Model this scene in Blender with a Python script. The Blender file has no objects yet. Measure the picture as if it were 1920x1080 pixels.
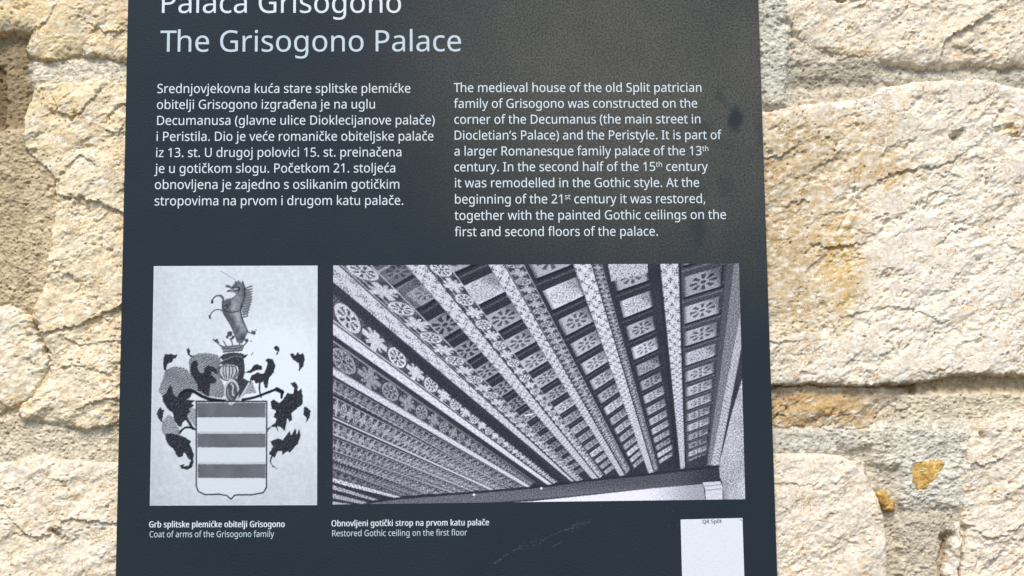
# A dark printed information board fixed to a rough limestone wall.
import bpy, math
import numpy as np

scene = bpy.context.scene
COL = scene.collection

# ------------------------------------------------------------------ camera, world, sun
W_PX, H_PX, FOC = 1920.0, 1080.0, 2700.0      # photograph size, focal length in its pixels
S = 0.40 / 1200.0                             # metres per photograph pixel on the board face
DIST = FOC * S                                # camera to board face, about 0.9 m
EYE = 1.55
PITCH, YAW, ROLL = math.radians(6.9027), math.radians(-2.2716), math.radians(-0.6481)


def rot(p, y, r):
    cx, sx, cy, sy, cz, sz = math.cos(p), math.sin(p), math.cos(y), math.sin(y), math.cos(r), math.sin(r)
    Rx = np.array([[1, 0, 0], [0, cx, -sx], [0, sx, cx]])
    Ry = np.array([[cy, 0, sy], [0, 1, 0], [-sy, 0, cy]])
    Rz = np.array([[cz, -sz, 0], [sz, cz, 0], [0, 0, 1]])
    return Ry @ Rx @ Rz


RM = rot(PITCH, YAW, ROLL)


def wall(px, py, z=0.0):
    """Point of the photograph on the plane z metres in front of the board face -> X (right), Y (up)."""
    px = np.asarray(px, float); py = np.asarray(py, float)
    a = (px - W_PX / 2) / FOC; b = -(py - H_PX / 2) / FOC
    dx = RM[0, 0] * a + RM[0, 1] * b - RM[0, 2]
    dy = RM[1, 0] * a + RM[1, 1] * b - RM[1, 2]
    dz = RM[2, 0] * a + RM[2, 1] * b - RM[2, 2]
    t = (DIST - z) / -dz
    return dx * t, dy * t


def world(X, Y, z):
    """wall coordinates -> Blender: the wall faces -Y, Z is up"""
    return np.stack(np.broadcast_arrays(np.asarray(X, float), -np.asarray(z, float), np.asarray(Y, float) + EYE), -1)


from mathutils import Matrix
cam_data = bpy.data.cameras.new('camera')
cam_data.sensor_width = 36.0
cam_data.lens = FOC / W_PX * 36.0
cam_data.clip_start = 0.01
cam_data.clip_end = 100.0
cam = bpy.data.objects.new('camera', cam_data)
COL.objects.link(cam)
A = np.array([[1, 0, 0], [0, 0, -1], [0, 1, 0]])          # wall axes -> Blender axes
CM = A @ RM
cam.matrix_world = Matrix([list(CM[0]) + [0], list(CM[1]) + [-DIST], list(CM[2]) + [EYE], [0, 0, 0, 1]])
scene.camera = cam

SUN_EL, SUN_AZ = math.radians(50), math.radians(-10)       # azimuth: to the right of straight out from the wall
wd = bpy.data.worlds.new('World'); scene.world = wd; wd.use_nodes = True
wn = wd.node_tree
sky = wn.nodes.new('ShaderNodeTexSky'); sky.sky_type = 'NISHITA'; sky.sun_disc = False
sky.sun_elevation = SUN_EL
sky.sun_rotation = math.pi - SUN_AZ
bg = wn.nodes['Background']; bg.inputs['Strength'].default_value = 0.15
wn.links.new(sky.outputs[0], bg.inputs['Color'])

sun_data = bpy.data.lights.new('sun', 'SUN')
sun_data.energy = 2.4; sun_data.angle = math.radians(18); sun_data.color = (1.0, 0.90, 0.74)
sun = bpy.data.objects.new('sun', sun_data); COL.objects.link(sun)
from mathutils import Vector
to_sun = Vector((math.sin(SUN_AZ) * math.cos(SUN_EL), -math.cos(SUN_AZ) * math.cos(SUN_EL), math.sin(SUN_EL)))
sun.rotation_euler = to_sun.to_track_quat('Z', 'Y').to_euler()
sun.location = (0.5, -2, 4)

vs = scene.view_settings
vs.view_transform = 'Standard'; vs.look = 'None'; vs.gamma = 1.0; vs.use_curve_mapping = False
vs.exposure = 0.48
scene.cycles.max_bounces = 6

# ------------------------------------------------------------------ helpers
def link(o, parent=None, **props):
    COL.objects.link(o)
    if parent is not None: o.parent = parent
    for k, v in props.items(): o[k] = v
    return o


def empty(name, loc, **props):
    o = bpy.data.objects.new(name, None); o.location = loc; o.empty_display_size = 0.05
    return link(o, None, **props)


def mesh_obj(name, co, faces, mat, parent=None, smooth=True, color=None, origin=None, **props):
    """co (n,3) in world space; children are stored relative to their parent's location"""
    me = bpy.data.meshes.new(name)
    co = np.asarray(co, np.float32)
    if parent is not None: co = co - np.array(parent.location, np.float32)
    faces = np.asarray(faces, np.int32)
    n, k = faces.shape
    me.vertices.add(len(co)); me.vertices.foreach_set('co', co.ravel())
    me.loops.add(n * k); me.loops.foreach_set('vertex_index', faces.ravel())
    me.polygons.add(n); me.polygons.foreach_set('loop_start', np.arange(0, n * k, k, dtype=np.int32))
    me.polygons.foreach_set('use_smooth', np.full(n, smooth))
    me.update(calc_edges=True)
    if color is not None:
        at = me.color_attributes.new('tone', 'FLOAT_COLOR', 'POINT')
        c = np.ones((len(co), 4), np.float32); c[:, :color.shape[1]] = color
        at.data.foreach_set('color', c.ravel())
    me.materials.append(mat)
    return link(bpy.data.objects.new(name, me), parent, **props)


# ---- noise (numpy)
def h2(ix, iy, seed):
    n = (ix.astype(np.int64) * 374761393 + iy.astype(np.int64) * 668265263 + seed * 1442695041) & 0x7fffffff
    n = ((n ^ (n >> 13)) * 1274126177) & 0x7fffffff
    n = ((n ^ (n >> 15)) * 974634777) & 0x7fffffff
    return (n & 0xffffff) / float(0xffffff)


def gnoise(x, y, seed=0):
    ix = np.floor(x); iy = np.floor(y); fx = x - ix; fy = y - iy
    def g(dx, dy):
        a = h2(ix + dx, iy + dy, seed) * 2 * np.pi
        return np.cos(a) * (fx - dx) + np.sin(a) * (fy - dy)
    u = fx * fx * fx * (fx * (fx * 6 - 15) + 10); v = fy * fy * fy * (fy * (fy * 6 - 15) + 10)
    a = g(0, 0); b = g(1, 0); c = g(0, 1); d = g(1, 1)
    return (a + (b - a) * u + (c - a) * v + (a - b - c + d) * u * v) * 1.5


def fbm(x, y, oct=4, seed=0, gain=0.5, ridged=False):
    r = 0; am = 1.0; tot = 0
    for i in range(oct):
        n = gnoise(x, y, seed + i * 17)
        if ridged: n = 1 - 2 * np.abs(n)
        r = r + n * am; tot += am; am *= gain
        x = x * 1.93 + 3.1; y = y * 1.93 - 7.7
    return r / tot


def facets(x, y, seed=0, tilt=1.0):
    """chipped stone: each cell is a tilted plane, the highest neighbouring plane wins softly"""
    ix = np.floor(x); iy = np.floor(y)
    best = np.full(x.shape, 1e9); val = np.zeros(x.shape); second = np.full(x.shape, 1e9)
    for dx in (-1, 0, 1):
        for dy in (-1, 0, 1):
            cx = ix + dx; cy = iy + dy
            px = cx + h2(cx, cy, seed); py = cy + h2(cx, cy, seed + 1)
            d = (x - px) ** 2 + (y - py) ** 2
            h = h2(cx, cy, seed + 2) - .5 + tilt * ((x - px) * (h2(cx, cy, seed + 3) - .5) + (y - py) * (h2(cx, cy, seed + 4) - .3))
            m = d < best
            second = np.where(m, best, np.minimum(second, d))
            val = np.where(m, h, val); best = np.where(m, d, best)
    return val, np.sqrt(second) - np.sqrt(best)


def pits(X, Y, cell, seed, dens, r0, r1):
    """scattered small round pits, 0..1"""
    x, y = X / cell, Y / cell; ix = np.floor(x); iy = np.floor(y); out = np.zeros(X.shape)
    for dx in (-1, 0, 1):
        for dy in (-1, 0, 1):
            cx = ix + dx; cy = iy + dy
            on = h2(cx, cy, seed + 3) < dens
            px = cx + h2(cx, cy, seed); py = cy + h2(cx, cy, seed + 1); rr = (r0 + (r1 - r0) * h2(cx, cy, seed + 2) ** 2) / cell
            sh = .6 + .8 * h2(cx, cy, seed + 5)
            d = ((x - px) / rr * sh) ** 2 + ((y - py) / rr / sh) ** 2
            out = np.maximum(out, np.where(on, np.exp(-d), 0))
    return out


def sstep(a, b, x):
    t = np.clip((x - a) / (b - a), 0, 1); return t * t * (3 - 2 * t)


def chaikin(p, n=2, closed=True):
    p = np.array(p, float)
    for _ in range(n):
        q = np.roll(p, -1, 0) if closed else p[1:]
        a = p if closed else p[:-1]
        r = np.stack([a * .75 + q * .25, a * .25 + q * .75], 1).reshape(-1, 2)
        p = r if closed else np.vstack([p[:1], r, p[-1:]])
    return p


def inside(poly, x, y):
    r = np.zeros(x.shape, bool); n = len(poly)
    for i in range(n):
        x0, y0 = poly[i]; x1, y1 = poly[(i + 1) % n]
        if y0 == y1: continue
        c = ((y0 > y) != (y1 > y)) & (x < (x1 - x0) * (y - y0) / (y1 - y0) + x0)
        r ^= c
    return r


def seg_dist(pts, x, y, closed=False, side=False):
    best = np.full(x.shape, 1e9); sg = np.zeros(x.shape); n = len(pts)
    for i in range(n if closed else n - 1):
        x0, y0 = pts[i]; x1, y1 = pts[(i + 1) % n]
        vx, vy = x1 - x0, y1 - y0; L = vx * vx + vy * vy + 1e-9
        t = np.clip(((x - x0) * vx + (y - y0) * vy) / L, 0, 1)
        ex = x - x0 - t * vx; ey = y - y0 - t * vy
        d = ex * ex + ey * ey
        m = d < best
        best = np.where(m, d, best)
        if side: sg = np.where(m, np.sign(vx * ey - vy * ex), sg)
    d = np.sqrt(best)
    return (d, sg) if side else d


# ------------------------------------------------------------------ materials
def new_mat(name, rough=0.8, spec=0.5):
    m = bpy.data.materials.new(name); m.use_nodes = True
    nt = m.node_tree; b = nt.nodes['Principled BSDF']
    b.inputs['Roughness'].default_value = rough
    b.inputs['Specular IOR Level'].default_value = spec
    return m, nt, b


def N(nt, kind, **kw):
    n = nt.nodes.new(kind)
    for k, v in kw.items(): setattr(n, k, v)
    return n


def stone_material(name, speck, bump=0.5, fine=1.0):
    m, nt, b = new_mat(name, 0.92, 0.25)
    tc = N(nt, 'ShaderNodeTexCoord'); at = N(nt, 'ShaderNodeAttribute', attribute_name='tone')
    n1 = N(nt, 'ShaderNodeTexNoise'); n1.inputs['Scale'].default_value = 420 * fine; n1.inputs['Detail'].default_value = 6; n1.inputs['Roughness'].default_value = .65
    n2 = N(nt, 'ShaderNodeTexNoise'); n2.inputs['Scale'].default_value = 1300 * fine; n2.inputs['Detail'].default_value = 3
    r = N(nt, 'ShaderNodeValToRGB'); r.color_ramp.elements[0].position = .36; r.color_ramp.elements[1].position = .60
    r.color_ramp.elements[0].color = (*speck, 1); r.color_ramp.elements[1].color = (1.05, 1.04, 1.02, 1)
    mx = N(nt, 'ShaderNodeMix', data_type='RGBA', blend_type='MULTIPLY'); mx.inputs['Factor'].default_value = 1
    nt.links.new(tc.outputs['Object'], n1.inputs['Vector']); nt.links.new(tc.outputs['Object'], n2.inputs['Vector'])
    nt.links.new(n1.outputs['Fac'], r.inputs['Fac'])
    nt.links.new(at.outputs['Color'], mx.inputs['A']); nt.links.new(r.outputs['Color'], mx.inputs['B'])
    nt.links.new(mx.outputs['Result'], b.inputs['Base Color'])
    ad = N(nt, 'ShaderNodeMath', operation='MULTIPLY_ADD'); ad.inputs[1].default_value = .45
    nt.links.new(n2.outputs['Fac'], ad.inputs[0]); nt.links.new(n1.outputs['Fac'], ad.inputs[2])
    bp = N(nt, 'ShaderNodeBump'); bp.inputs['Strength'].default_value = bump; bp.inputs['Distance'].default_value = 0.0012
    nt.links.new(ad.outputs[0], bp.inputs['Height']); nt.links.new(bp.outputs['Normal'], b.inputs['Normal'])
    return m


M_STONE = stone_material('limestone', (.80, .73, .62), .42)
M_MORTAR = stone_material('mortar', (.70, .66, .58), .6, .8)
M_CHIP = stone_material('ochre_chip', (.72, .6, .4), .5)

# ------------------------------------------------------------------ the wall
def axis(a0, a1, f0, f1, fine, coarse, gap=None):
    parts = [np.arange(a0, f0, coarse)]
    if gap is None: parts.append(np.arange(f0, f1, fine))
    else:
        parts += [np.arange(f0, gap[0], fine), np.arange(gap[0], gap[1], 18.0), np.arange(gap[1], f1, fine)]
    parts.append(np.arange(f1, a1, coarse))
    return np.concatenate(parts)


FINE = 1.3
xs = axis(-760, 2720, -24, 1944, FINE, 11.0, (262, 1402))
ys = axis(-560, 1660, -20, 1100, FINE, 11.0)
GX, GY = np.meshgrid(xs, ys)
ZW = -26.0                                                    # mean wall surface, photo pixels behind the board face

# warped coordinates shared by outlines
wx = GX + 7 * fbm(GX / 34, GY / 34, 3, 5) + 4.0 * fbm(GX / 8, GY / 8, 2, 6)
wy = GY + 7 * fbm(GX / 34, GY / 34, 3, 8) + 4.0 * fbm(GX / 8, GY / 8, 2, 9)

CREAM = (.73, .63, .46); WHITE = (.76, .71, .62); OCHRE = (.60, .44, .22); PALE = (.78, .73, .64); GREY = (.52, .50, .46)

STONES = {
 'A': dict(slope=2.0, base=-20, w=9, drop=8, col=(.70, .61, .44), rough=1.0, poly=[(-140, -330), (330, -330), (330, 120), (235, 114), (205, 107), (180, 102), (130, 103), (100, 112), (70, 114), (55, 100), (50, 80), (56, 62), (38, 54), (10, 60), (-140, 62)]),
 'B': dict(base=-17, w=11, drop=7, col=(.74, .66, .50), rough=1.2, poly=[(55, 180), (75, 168), (120, 155), (180, 152), (240, 158), (330, 160), (330, 790), (225, 788), (180, 802), (120, 800), (60, 792), (34, 775), (48, 757), (75, 737), (97, 700), (95, 665), (75, 620), (62, 590), (80, 560), (88, 500), (102, 440), (108, 350), (100, 320), (75, 305), (52, 280), (45, 230)]),
 'C': dict(base=-21, w=10, drop=8, col=(.76, .70, .57), rough=1.0, poly=[(-330, 560), (-60, 590), (0, 574), (20, 570), (46, 590), (62, 620), (86, 660), (88, 692), (70, 725), (45, 750), (5, 778), (-60, 782), (-330, 780)]),
 'D': dict(base=-19, w=9, drop=8, col=(.77, .71, .60), rough=1.0, poly=[(-260, 880), (-60, 876), (0, 870), (40, 863), (75, 858), (110, 862), (160, 866), (220, 867), (330, 868), (330, 1330), (-260, 1330)]),
 'E': dict(base=-19, w=10, drop=9, col=(.76, .70, .60), rough=1.1, poly=[(1462, -330), (2250, -330), (2250, 122), (1920, 118), (1870, 121), (1800, 116), (1740, 124), (1700, 119), (1640, 112), (1600, 105), (1560, 98), (1520, 86), (1495, 70), (1480, 45), (1470, 10), (1462, -60)]),
 'F': dict(calm=.3, slope=3.0, base=-13, w=5, drop=6, col=(.78, .74, .67), rough=1.25, poly=[(1360, 217), (1430, 211), (1460, 206), (1520, 198), (1580, 190), (1640, 180), (1650, 166), (1700, 158), (1800, 152), (1830, 150), (1870, 163), (1920, 170), (2330, 176), (2330, 700), (1920, 704), (1870, 702), (1820, 699), (1785, 702), (1740, 711), (1700, 720), (1650, 717), (1600, 724), (1560, 722), (1520, 716), (1480, 724), (1455, 718), (1360, 715)]),
 'G': dict(base=-33, w=9, drop=4, col=(.50, .39, .25), rough=1.3, poly=[(1360, 724), (1700, 726), (1704, 745), (1697, 765), (1690, 790), (1670, 801), (1640, 804), (1600, 800), (1570, 797), (1530, 797), (1480, 804), (1455, 806), (1360, 806)]),
 'H': dict(calm=.75, slope=3.0, base=-17, w=4, drop=7, col=(.76, .70, .62), rough=.8, poly=[(1360, 853), (1455, 850), (1570, 852), (1592, 862), (1620, 885), (1640, 920), (1655, 965), (1662, 1020), (1662, 1080), (1668, 1330), (1360, 1330)]),
 'I': dict(slope=2.0, base=-19, w=9, drop=8, col=(.74, .68, .60), rough=1.2, poly=[(2260, 756), (1920, 765), (1880, 775), (1846, 790), (1826, 815), (1816, 850), (1810, 880), (1803, 925), (1806, 965), (1812, 1000), (1808, 1040), (1800, 1100), (1792, 1330), (2260, 1330)]),
 'J': dict(slope=2.5, base=-21, w=8, drop=8, col=(.74, .69, .62), rough=1.1, poly=[(1800, 975), (1806, 1010), (1800, 1050), (1794, 1100), (1786, 1330), (1755, 1330), (1768, 1120), (1775, 1080), (1777, 1045), (1786, 1010), (1793, 985)]),
 # stones beyond the picture's edge, so that the wall goes on
 'K': dict(base=-20, w=10, drop=9, col=(.72, .64, .49), rough=1.0, poly=[(-740, -330), (-175, -330), (-180, 150), (-60, 200), (-50, 520), (-380, 530), (-740, 520)]),
 'L': dict(base=-18, w=10, drop=9, col=(.73, .67, .55), rough=1.0, poly=[(-740, 560), (-360, 560), (-360, 800), (-290, 860), (-300, 1330), (-740, 1330)]),
 'M': dict(base=-20, w=10, drop=9, col=(.74, .68, .57), rough=1.0, poly=[(2290, -330), (2700, -330), (2700, 260), (2370, 250), (2365, 140), (2290, 130)]),
 'N': dict(base=-18, w=10, drop=9, col=(.75, .69, .58), rough=1.0, poly=[(2370, 290), (2700, 300), (2700, 760), (2300, 745), (2370, 700)]),
 'O': dict(base=-19, w=10, drop=9, col=(.74, .68, .60), rough=1.0, poly=[(2295, 790), (2700, 800), (2700, 1330), (2300, 1330)]),
 'P': dict(base=-20, w=10, drop=9, col=(.74, .67, .54), rough=1.0, poly=[(-740, 1368), (-80, 1365), (-80, 1650), (-740, 1650)]),
 'Q': dict(base=-20, w=10, drop=9, col=(.75, .70, .60), rough=1.0, poly=[(-45, 1365), (560, 1370), (560, 1650), (-45, 1650)]),
 'R': dict(base=-20, w=10, drop=9, col=(.74, .69, .60), rough=1.0, poly=[(1420, 1368), (2040, 1366), (2040, 1650), (1420, 1650)]),
 'T': dict(base=-20, w=10, drop=9, col=(.75, .68, .56), rough=1.0, poly=[(2075, 1368), (2700, 1366), (2700, 1650), (2075, 1650)]),
}

# ledges: line runs with the raised side on its left in picture terms (above when drawn left to right)
# (points, raise of upper side, reach of raise, depth of groove just below, groove width)
LEDGES = [
 ([(104, 190), (110, 208), (126, 221), (146, 221), (160, 206), (172, 192)], 5, 22, 5, 3),
 ([(60, 60), (90, 42), (100, 22)], 4, 16, 3, 4),
 ([(175, 48), (200, 66), (232, 60)], 4, 20, 5, 4),
 ([(205, 222), (222, 204), (238, 196)], 4, 16, 7, 5),
 ([(204, 248), (216, 256), (234, 240)], 3, 12, 7, 4),
 ([(100, 345), (118, 328), (150, 290), (165, 300)], 4, 20, 4, 5),
 ([(125, 370), (160, 376), (195, 384), (235, 402)], 6, 22, 7, 5),
 ([(155, 385), (182, 425), (205, 470), (222, 510)], -3, 26, 9, 9),
 ([(96, 622), (128, 617), (158, 607), (190, 590), (240, 572)], 9, 26, 9, 4),
 ([(122, 690), (150, 686), (205, 704)], 3, 16, 4, 4),
 ([(165, 762), (188, 752), (232, 748)], 6, 16, 7, 4),
 ([(130, 640), (150, 650), (222, 640)], 3, 18, 4, 5),
 ([(-30, 935), (10, 960), (34, 985), (48, 1000)], 3, 14, 5, 4),
 ([(52, 1003), (84, 1010), (110, 990), (130, 972), (160, 978), (215, 980)], 5, 20, 6, 5),
 ([(1765, 96), (1772, 80), (1788, 66), (1808, 58), (1826, 46)], 7, 24, 7, 4),
 ([(1798, 90), (1816, 98), (1842, 97)], 3, 8, 7, 3),
 ([(1560, -14), (1580, 4), (1600, 5), (1622, -8)], 7, 26, 10, 5),
 ([(1635, 348), (1655, 337), (1680, 325), (1702, 320)], 7, 20, 8, 5),
 ([(1738, 316), (1765, 312), (1785, 300)], 6, 16, 6, 4),
 ([(1770, 330), (1800, 334), (1816, 336)], 3, 12, 4, 4),
 ([(1432, 298), (1455, 298), (1476, 286)], 6, 18, 8, 4),
 ([(1474, 386), (1508, 378), (1530, 388)], 5, 14, 7, 4),
 ([(1538, 405), (1572, 400)], 4, 12, 5, 3),
 ([(1500, 474), (1520, 456), (1556, 468), (1590, 462)], 6, 18, 8, 6),
 ([(1590, 488), (1640, 480), (1700, 470), (1730, 478)], 3, 22, 3, 6),
 ([(1752, 462), (1770, 446), (1800, 430)], 4, 20, 5, 5),
 ([(1820, 668), (1860, 664), (1885, 655)], 4, 18, 6, 5),
 ([(1560, 610), (1572, 640), (1566, 665)], 3, 20, 3, 6),
 ([(1600, 590), (1650, 575), (1700, 580), (1750, 600)], 3, 30, 3, 8),
 ([(1440, 640), (1470, 645), (1520, 640)], 3, 14, 5, 4),
 ([(1570, 803), (1600, 805), (1635, 806)], 3, 8, 8, 4),
 ([(1455, 905), (1500, 912), (1540, 905)], 2, 18, 2, 6),
 ([(1828, 870), (1850, 874), (1870, 862)], 4, 14, 6, 4),
 ([(1818, 990), (1850, 1010), (1870, 1008), (1900, 990)], 4, 20, 5, 5),
]
HOLES = [(1790, 258, 8, 8, 34), (1796, 250, 5, 5, 14), (132, 374, 3.5, 3, 14), (157, 373, 3.5, 3, 14), (98, 996, 6, 3.5, 26), (106, 1003, 8, 4, 22), (114, 1010, 6, 3, 16),
         (86, 658, 5, 5, 16), (94, 663, 5, 3, 16), (68, 612, 7, 7, 9), (76, 640, 6, 6, 9), (1470, 44, 10, 8, 16), (1488, 66, 8, 6, 12), (1488, 88, 6, 3, 7), (1440, 290, 7, 7, 12),
         (1890, 240, 8, 6, 12), (1870, 246, 7, 5, 10), (1896, 257, 5, 3, 14), (1840, 818, 6, 5, 10), (1578, 0, 16, 5, 26), (236, 201, 4, 3, 14), (1802, 1000, 3, 14, 16), (1776, 1020, 4, 26, 16)]
# patches of mineral colour and one painted glint: centre, radii, colour, strength
PATCH = [
 (1480, 330, 70, 130, (.52, .42, .26), .85), (1570, 465, 50, 80, (.58, .40, .13), 1.2), (1580, 540, 26, 70, (.62, .45, .19), .9), (1520, 290, 110, 44, (.50, .40, .25), .7), (1650, 320, 60, 34, (.56, .45, .28), .7), (1440, 420, 30, 120, (.48, .39, .26), .7), (1480, 470, 60, 60, (.62, .47, .26), .65), (1640, 330, 60, 18, (.60, .44, .22), .7),
 (1600, 240, 90, 26, (.64, .50, .30), .6), (1580, 560, 14, 60, (.68, .50, .22), .55), (1490, 580, 60, 80, (.68, .55, .36), .5), (1884, 242, 26, 14, (.62, .48, .24), .6),
 (1500, 200, 70, 10, (.80, .78, .73), .6), (1600, 100, 34, 8, (.66, .50, .22), .6), (1660, 172, 20, 10, (.80, .78, .74), .6),
 (1540, 765, 60, 18, (.56, .37, .14), .8), (1500, 600, 60, 90, (.60, .49, .31), .6), (1470, 500, 40, 60, (.52, .42, .26), .7), (1668, 770, 34, 40, (.66, .61, .52), .9), (1480, 745, 40, 12, (.42, .32, .22), .5), (1640, 735, 50, 10, (.40, .30, .20), .5), (1610, 790, 30, 8, (.46, .32, .18), .5), (1800, 70, 40, 26, (.68, .58, .42), .5), (1680, 30, 90, 40, (.82, .78, .72), .7), (1560, 60, 60, 30, (.80, .75, .66), .5),
 (1800, 560, 120, 110, (.84, .81, .76), .6), (1580, 650, 100, 40, (.84, .81, .75), .6), (1700, 420, 90, 60, (.82, .79, .74), .5), (1790, 272, 9, 8, (.88, .87, .84), .9),  # last entry: light on the hole's lower lip, painted as colour
 (1580, 945, 34, 34, (.80, .77, .68), .6), (1575, 1040, 22, 20, (.80, .77, .68), .6), (1560, 890, 50, 8, (.80, .78, .70), .5), (1900, 830, 36, 40, (.72, .69, .60), .6), (1850, 1000, 50, 60, (.80, .76, .72), .5),
 (30, 20, 70, 30, (.72, .58, .32), .65), (110, 90, 30, 20, (.72, .60, .36), .5), (190, 40, 50, 40, (.72, .64, .50), .5),
 (110, 190, 40, 30, (.72, .57, .30), .6), (120, 300, 50, 90, (.74, .66, .50), .3), (150, 255, 24, 14, (.62, .52, .40), .5), (160, 300, 36, 20, (.82, .78, .70), .6),
 (170, 360, 40, 34, (.80, .74, .64), .6), (130, 440, 40, 60, (.76, .70, .55), .5), (110, 720, 80, 50, (.80, .74, .64), .6), (180, 660, 60, 30, (.80, .73, .60), .5), (130, 752, 9, 9, (.74, .52, .24), .8),
 (30, 640, 50, 60, (.78, .72, .60), .5), (10, 755, 34, 20, (.66, .50, .28), .6), (120, 745, 30, 20, (.80, .75, .66), .5), (60, 900, 80, 22, (.84, .80, .73), .7), (150, 920, 60, 50, (.78, .72, .62), .4),
 (90, 960, 20, 60, (.70, .62, .48), .4), (20, 1010, 40, 60, (.76, .68, .54), .4), (170, 1040, 60, 40, (.80, .75, .68), .5),
]
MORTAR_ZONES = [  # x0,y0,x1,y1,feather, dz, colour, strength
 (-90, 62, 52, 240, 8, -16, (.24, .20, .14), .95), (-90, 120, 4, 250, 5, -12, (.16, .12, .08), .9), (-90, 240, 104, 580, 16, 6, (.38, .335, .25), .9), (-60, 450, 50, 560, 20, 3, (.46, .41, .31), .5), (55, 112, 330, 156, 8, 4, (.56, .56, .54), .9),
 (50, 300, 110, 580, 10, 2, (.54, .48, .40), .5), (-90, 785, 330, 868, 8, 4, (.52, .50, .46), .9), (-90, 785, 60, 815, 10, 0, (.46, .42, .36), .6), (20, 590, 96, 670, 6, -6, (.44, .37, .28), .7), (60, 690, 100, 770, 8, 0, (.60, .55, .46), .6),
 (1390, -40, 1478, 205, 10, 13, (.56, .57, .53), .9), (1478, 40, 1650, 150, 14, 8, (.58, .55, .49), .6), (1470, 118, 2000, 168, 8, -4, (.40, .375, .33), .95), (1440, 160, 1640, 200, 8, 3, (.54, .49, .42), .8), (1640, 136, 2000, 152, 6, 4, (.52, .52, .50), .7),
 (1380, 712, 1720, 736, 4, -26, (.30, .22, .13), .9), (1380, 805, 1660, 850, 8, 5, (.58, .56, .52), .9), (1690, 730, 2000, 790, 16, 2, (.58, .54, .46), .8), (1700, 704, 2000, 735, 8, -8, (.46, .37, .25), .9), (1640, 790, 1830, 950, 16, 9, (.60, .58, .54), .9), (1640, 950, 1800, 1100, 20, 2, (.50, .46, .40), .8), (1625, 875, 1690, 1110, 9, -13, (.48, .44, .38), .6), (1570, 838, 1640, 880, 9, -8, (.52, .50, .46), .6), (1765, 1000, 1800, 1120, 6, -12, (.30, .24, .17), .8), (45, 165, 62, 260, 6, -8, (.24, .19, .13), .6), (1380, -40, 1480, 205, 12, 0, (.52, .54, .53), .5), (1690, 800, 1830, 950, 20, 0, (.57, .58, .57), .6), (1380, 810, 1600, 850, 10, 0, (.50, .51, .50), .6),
]


def zone(z, X, Y):
    x0, y0, x1, y1, f = z[:5]
    jx = X + 6 * gnoise(X / 17, Y / 17, 71); jy = Y + 6 * gnoise(X / 17, Y / 17, 72)
    return sstep(x0 - f, x0 + f, jx) * sstep(-x1 - f, -x1 + f, -jx) * sstep(y0 - f, y0 + f, jy) * sstep(-y1 - f, -y1 + f, -jy)


def patches(X, Y, col):
    jx = X + 16 * gnoise(X / 30, Y / 30, 81) + 7 * gnoise(X / 10, Y / 10, 83); jy = Y + 16 * gnoise(X / 30, Y / 30, 82) + 7 * gnoise(X / 10, Y / 10, 84)
    br = .45 + 1.5 * fbm(X / 15, Y / 9, 4, 85, .65)
    for cx, cy, rx, ry, c, s in PATCH:
        a = np.exp(-(((jx - cx) / rx) ** 2 + ((jy - cy) / ry) ** 2) * 1.0)
        if a.max() < .02: continue
        a = np.clip(a * (.15 + 1.5 * br), 0, 1) * min(1, s * 1.2)
        col = col * (1 - a[..., None]) + np.array(c) * a[..., None]
    return col


def surface_detail(X, Y, rough):
    # hewn limestone: broad swells, soft chipped planes, pecked grain
    c, s = math.cos(math.radians(-32)), math.sin(math.radians(-32))
    U = X * c + Y * s; V = -X * s + Y * c
    a = 9.0 * fbm(U / 105, V / 60, 3, 21, .5)
    qx = U + 14 * gnoise(X / 24, Y / 24, 30) + 5 * gnoise(X / 8, Y / 8, 33); qy = V + 12 * gnoise(X / 24, Y / 24, 31) + 5 * gnoise(X / 8, Y / 8, 34)
    f1, e1 = facets(qx / 66, qy / 40, 40, 1.6)
    f2, e2 = facets(qx / 23, qy / 16, 50, 1.4)
    k = sstep(-.2, .5, fbm(X / 90, Y / 90, 2, 25))            # some areas are more broken than others
    a = a + (2.4 + 3.4 * k) * f1 * sstep(0, .22, e1) + (1.0 + 2.6 * k) * f2 * sstep(0, .25, e2)
    a = a + (2.6 + 2.6 * k) * fbm(U / 22, V / 14, 3, 60, .5)
    g = sstep(-.1, .45, fbm(X / 45, Y / 45, 3, 27))            # grain comes and goes
    a = a + (.35 + 1.9 * g) * fbm(X / 6.5, Y / 6.5, 3, 66, .6) + (.2 + .9 * g) * fbm(U / 11, V / 7, 2, 63, .5, True)
    a = a - 8.0 * pits(X, Y, 15, 410, .50, 1.1, 3.0) * sstep(-.15, .35, fbm(X / 60, Y / 60, 2, 28))
    a = a - 4.0 * pits(X, Y, 8, 420, .35, .9, 1.8) * g
    return a * rough


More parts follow.
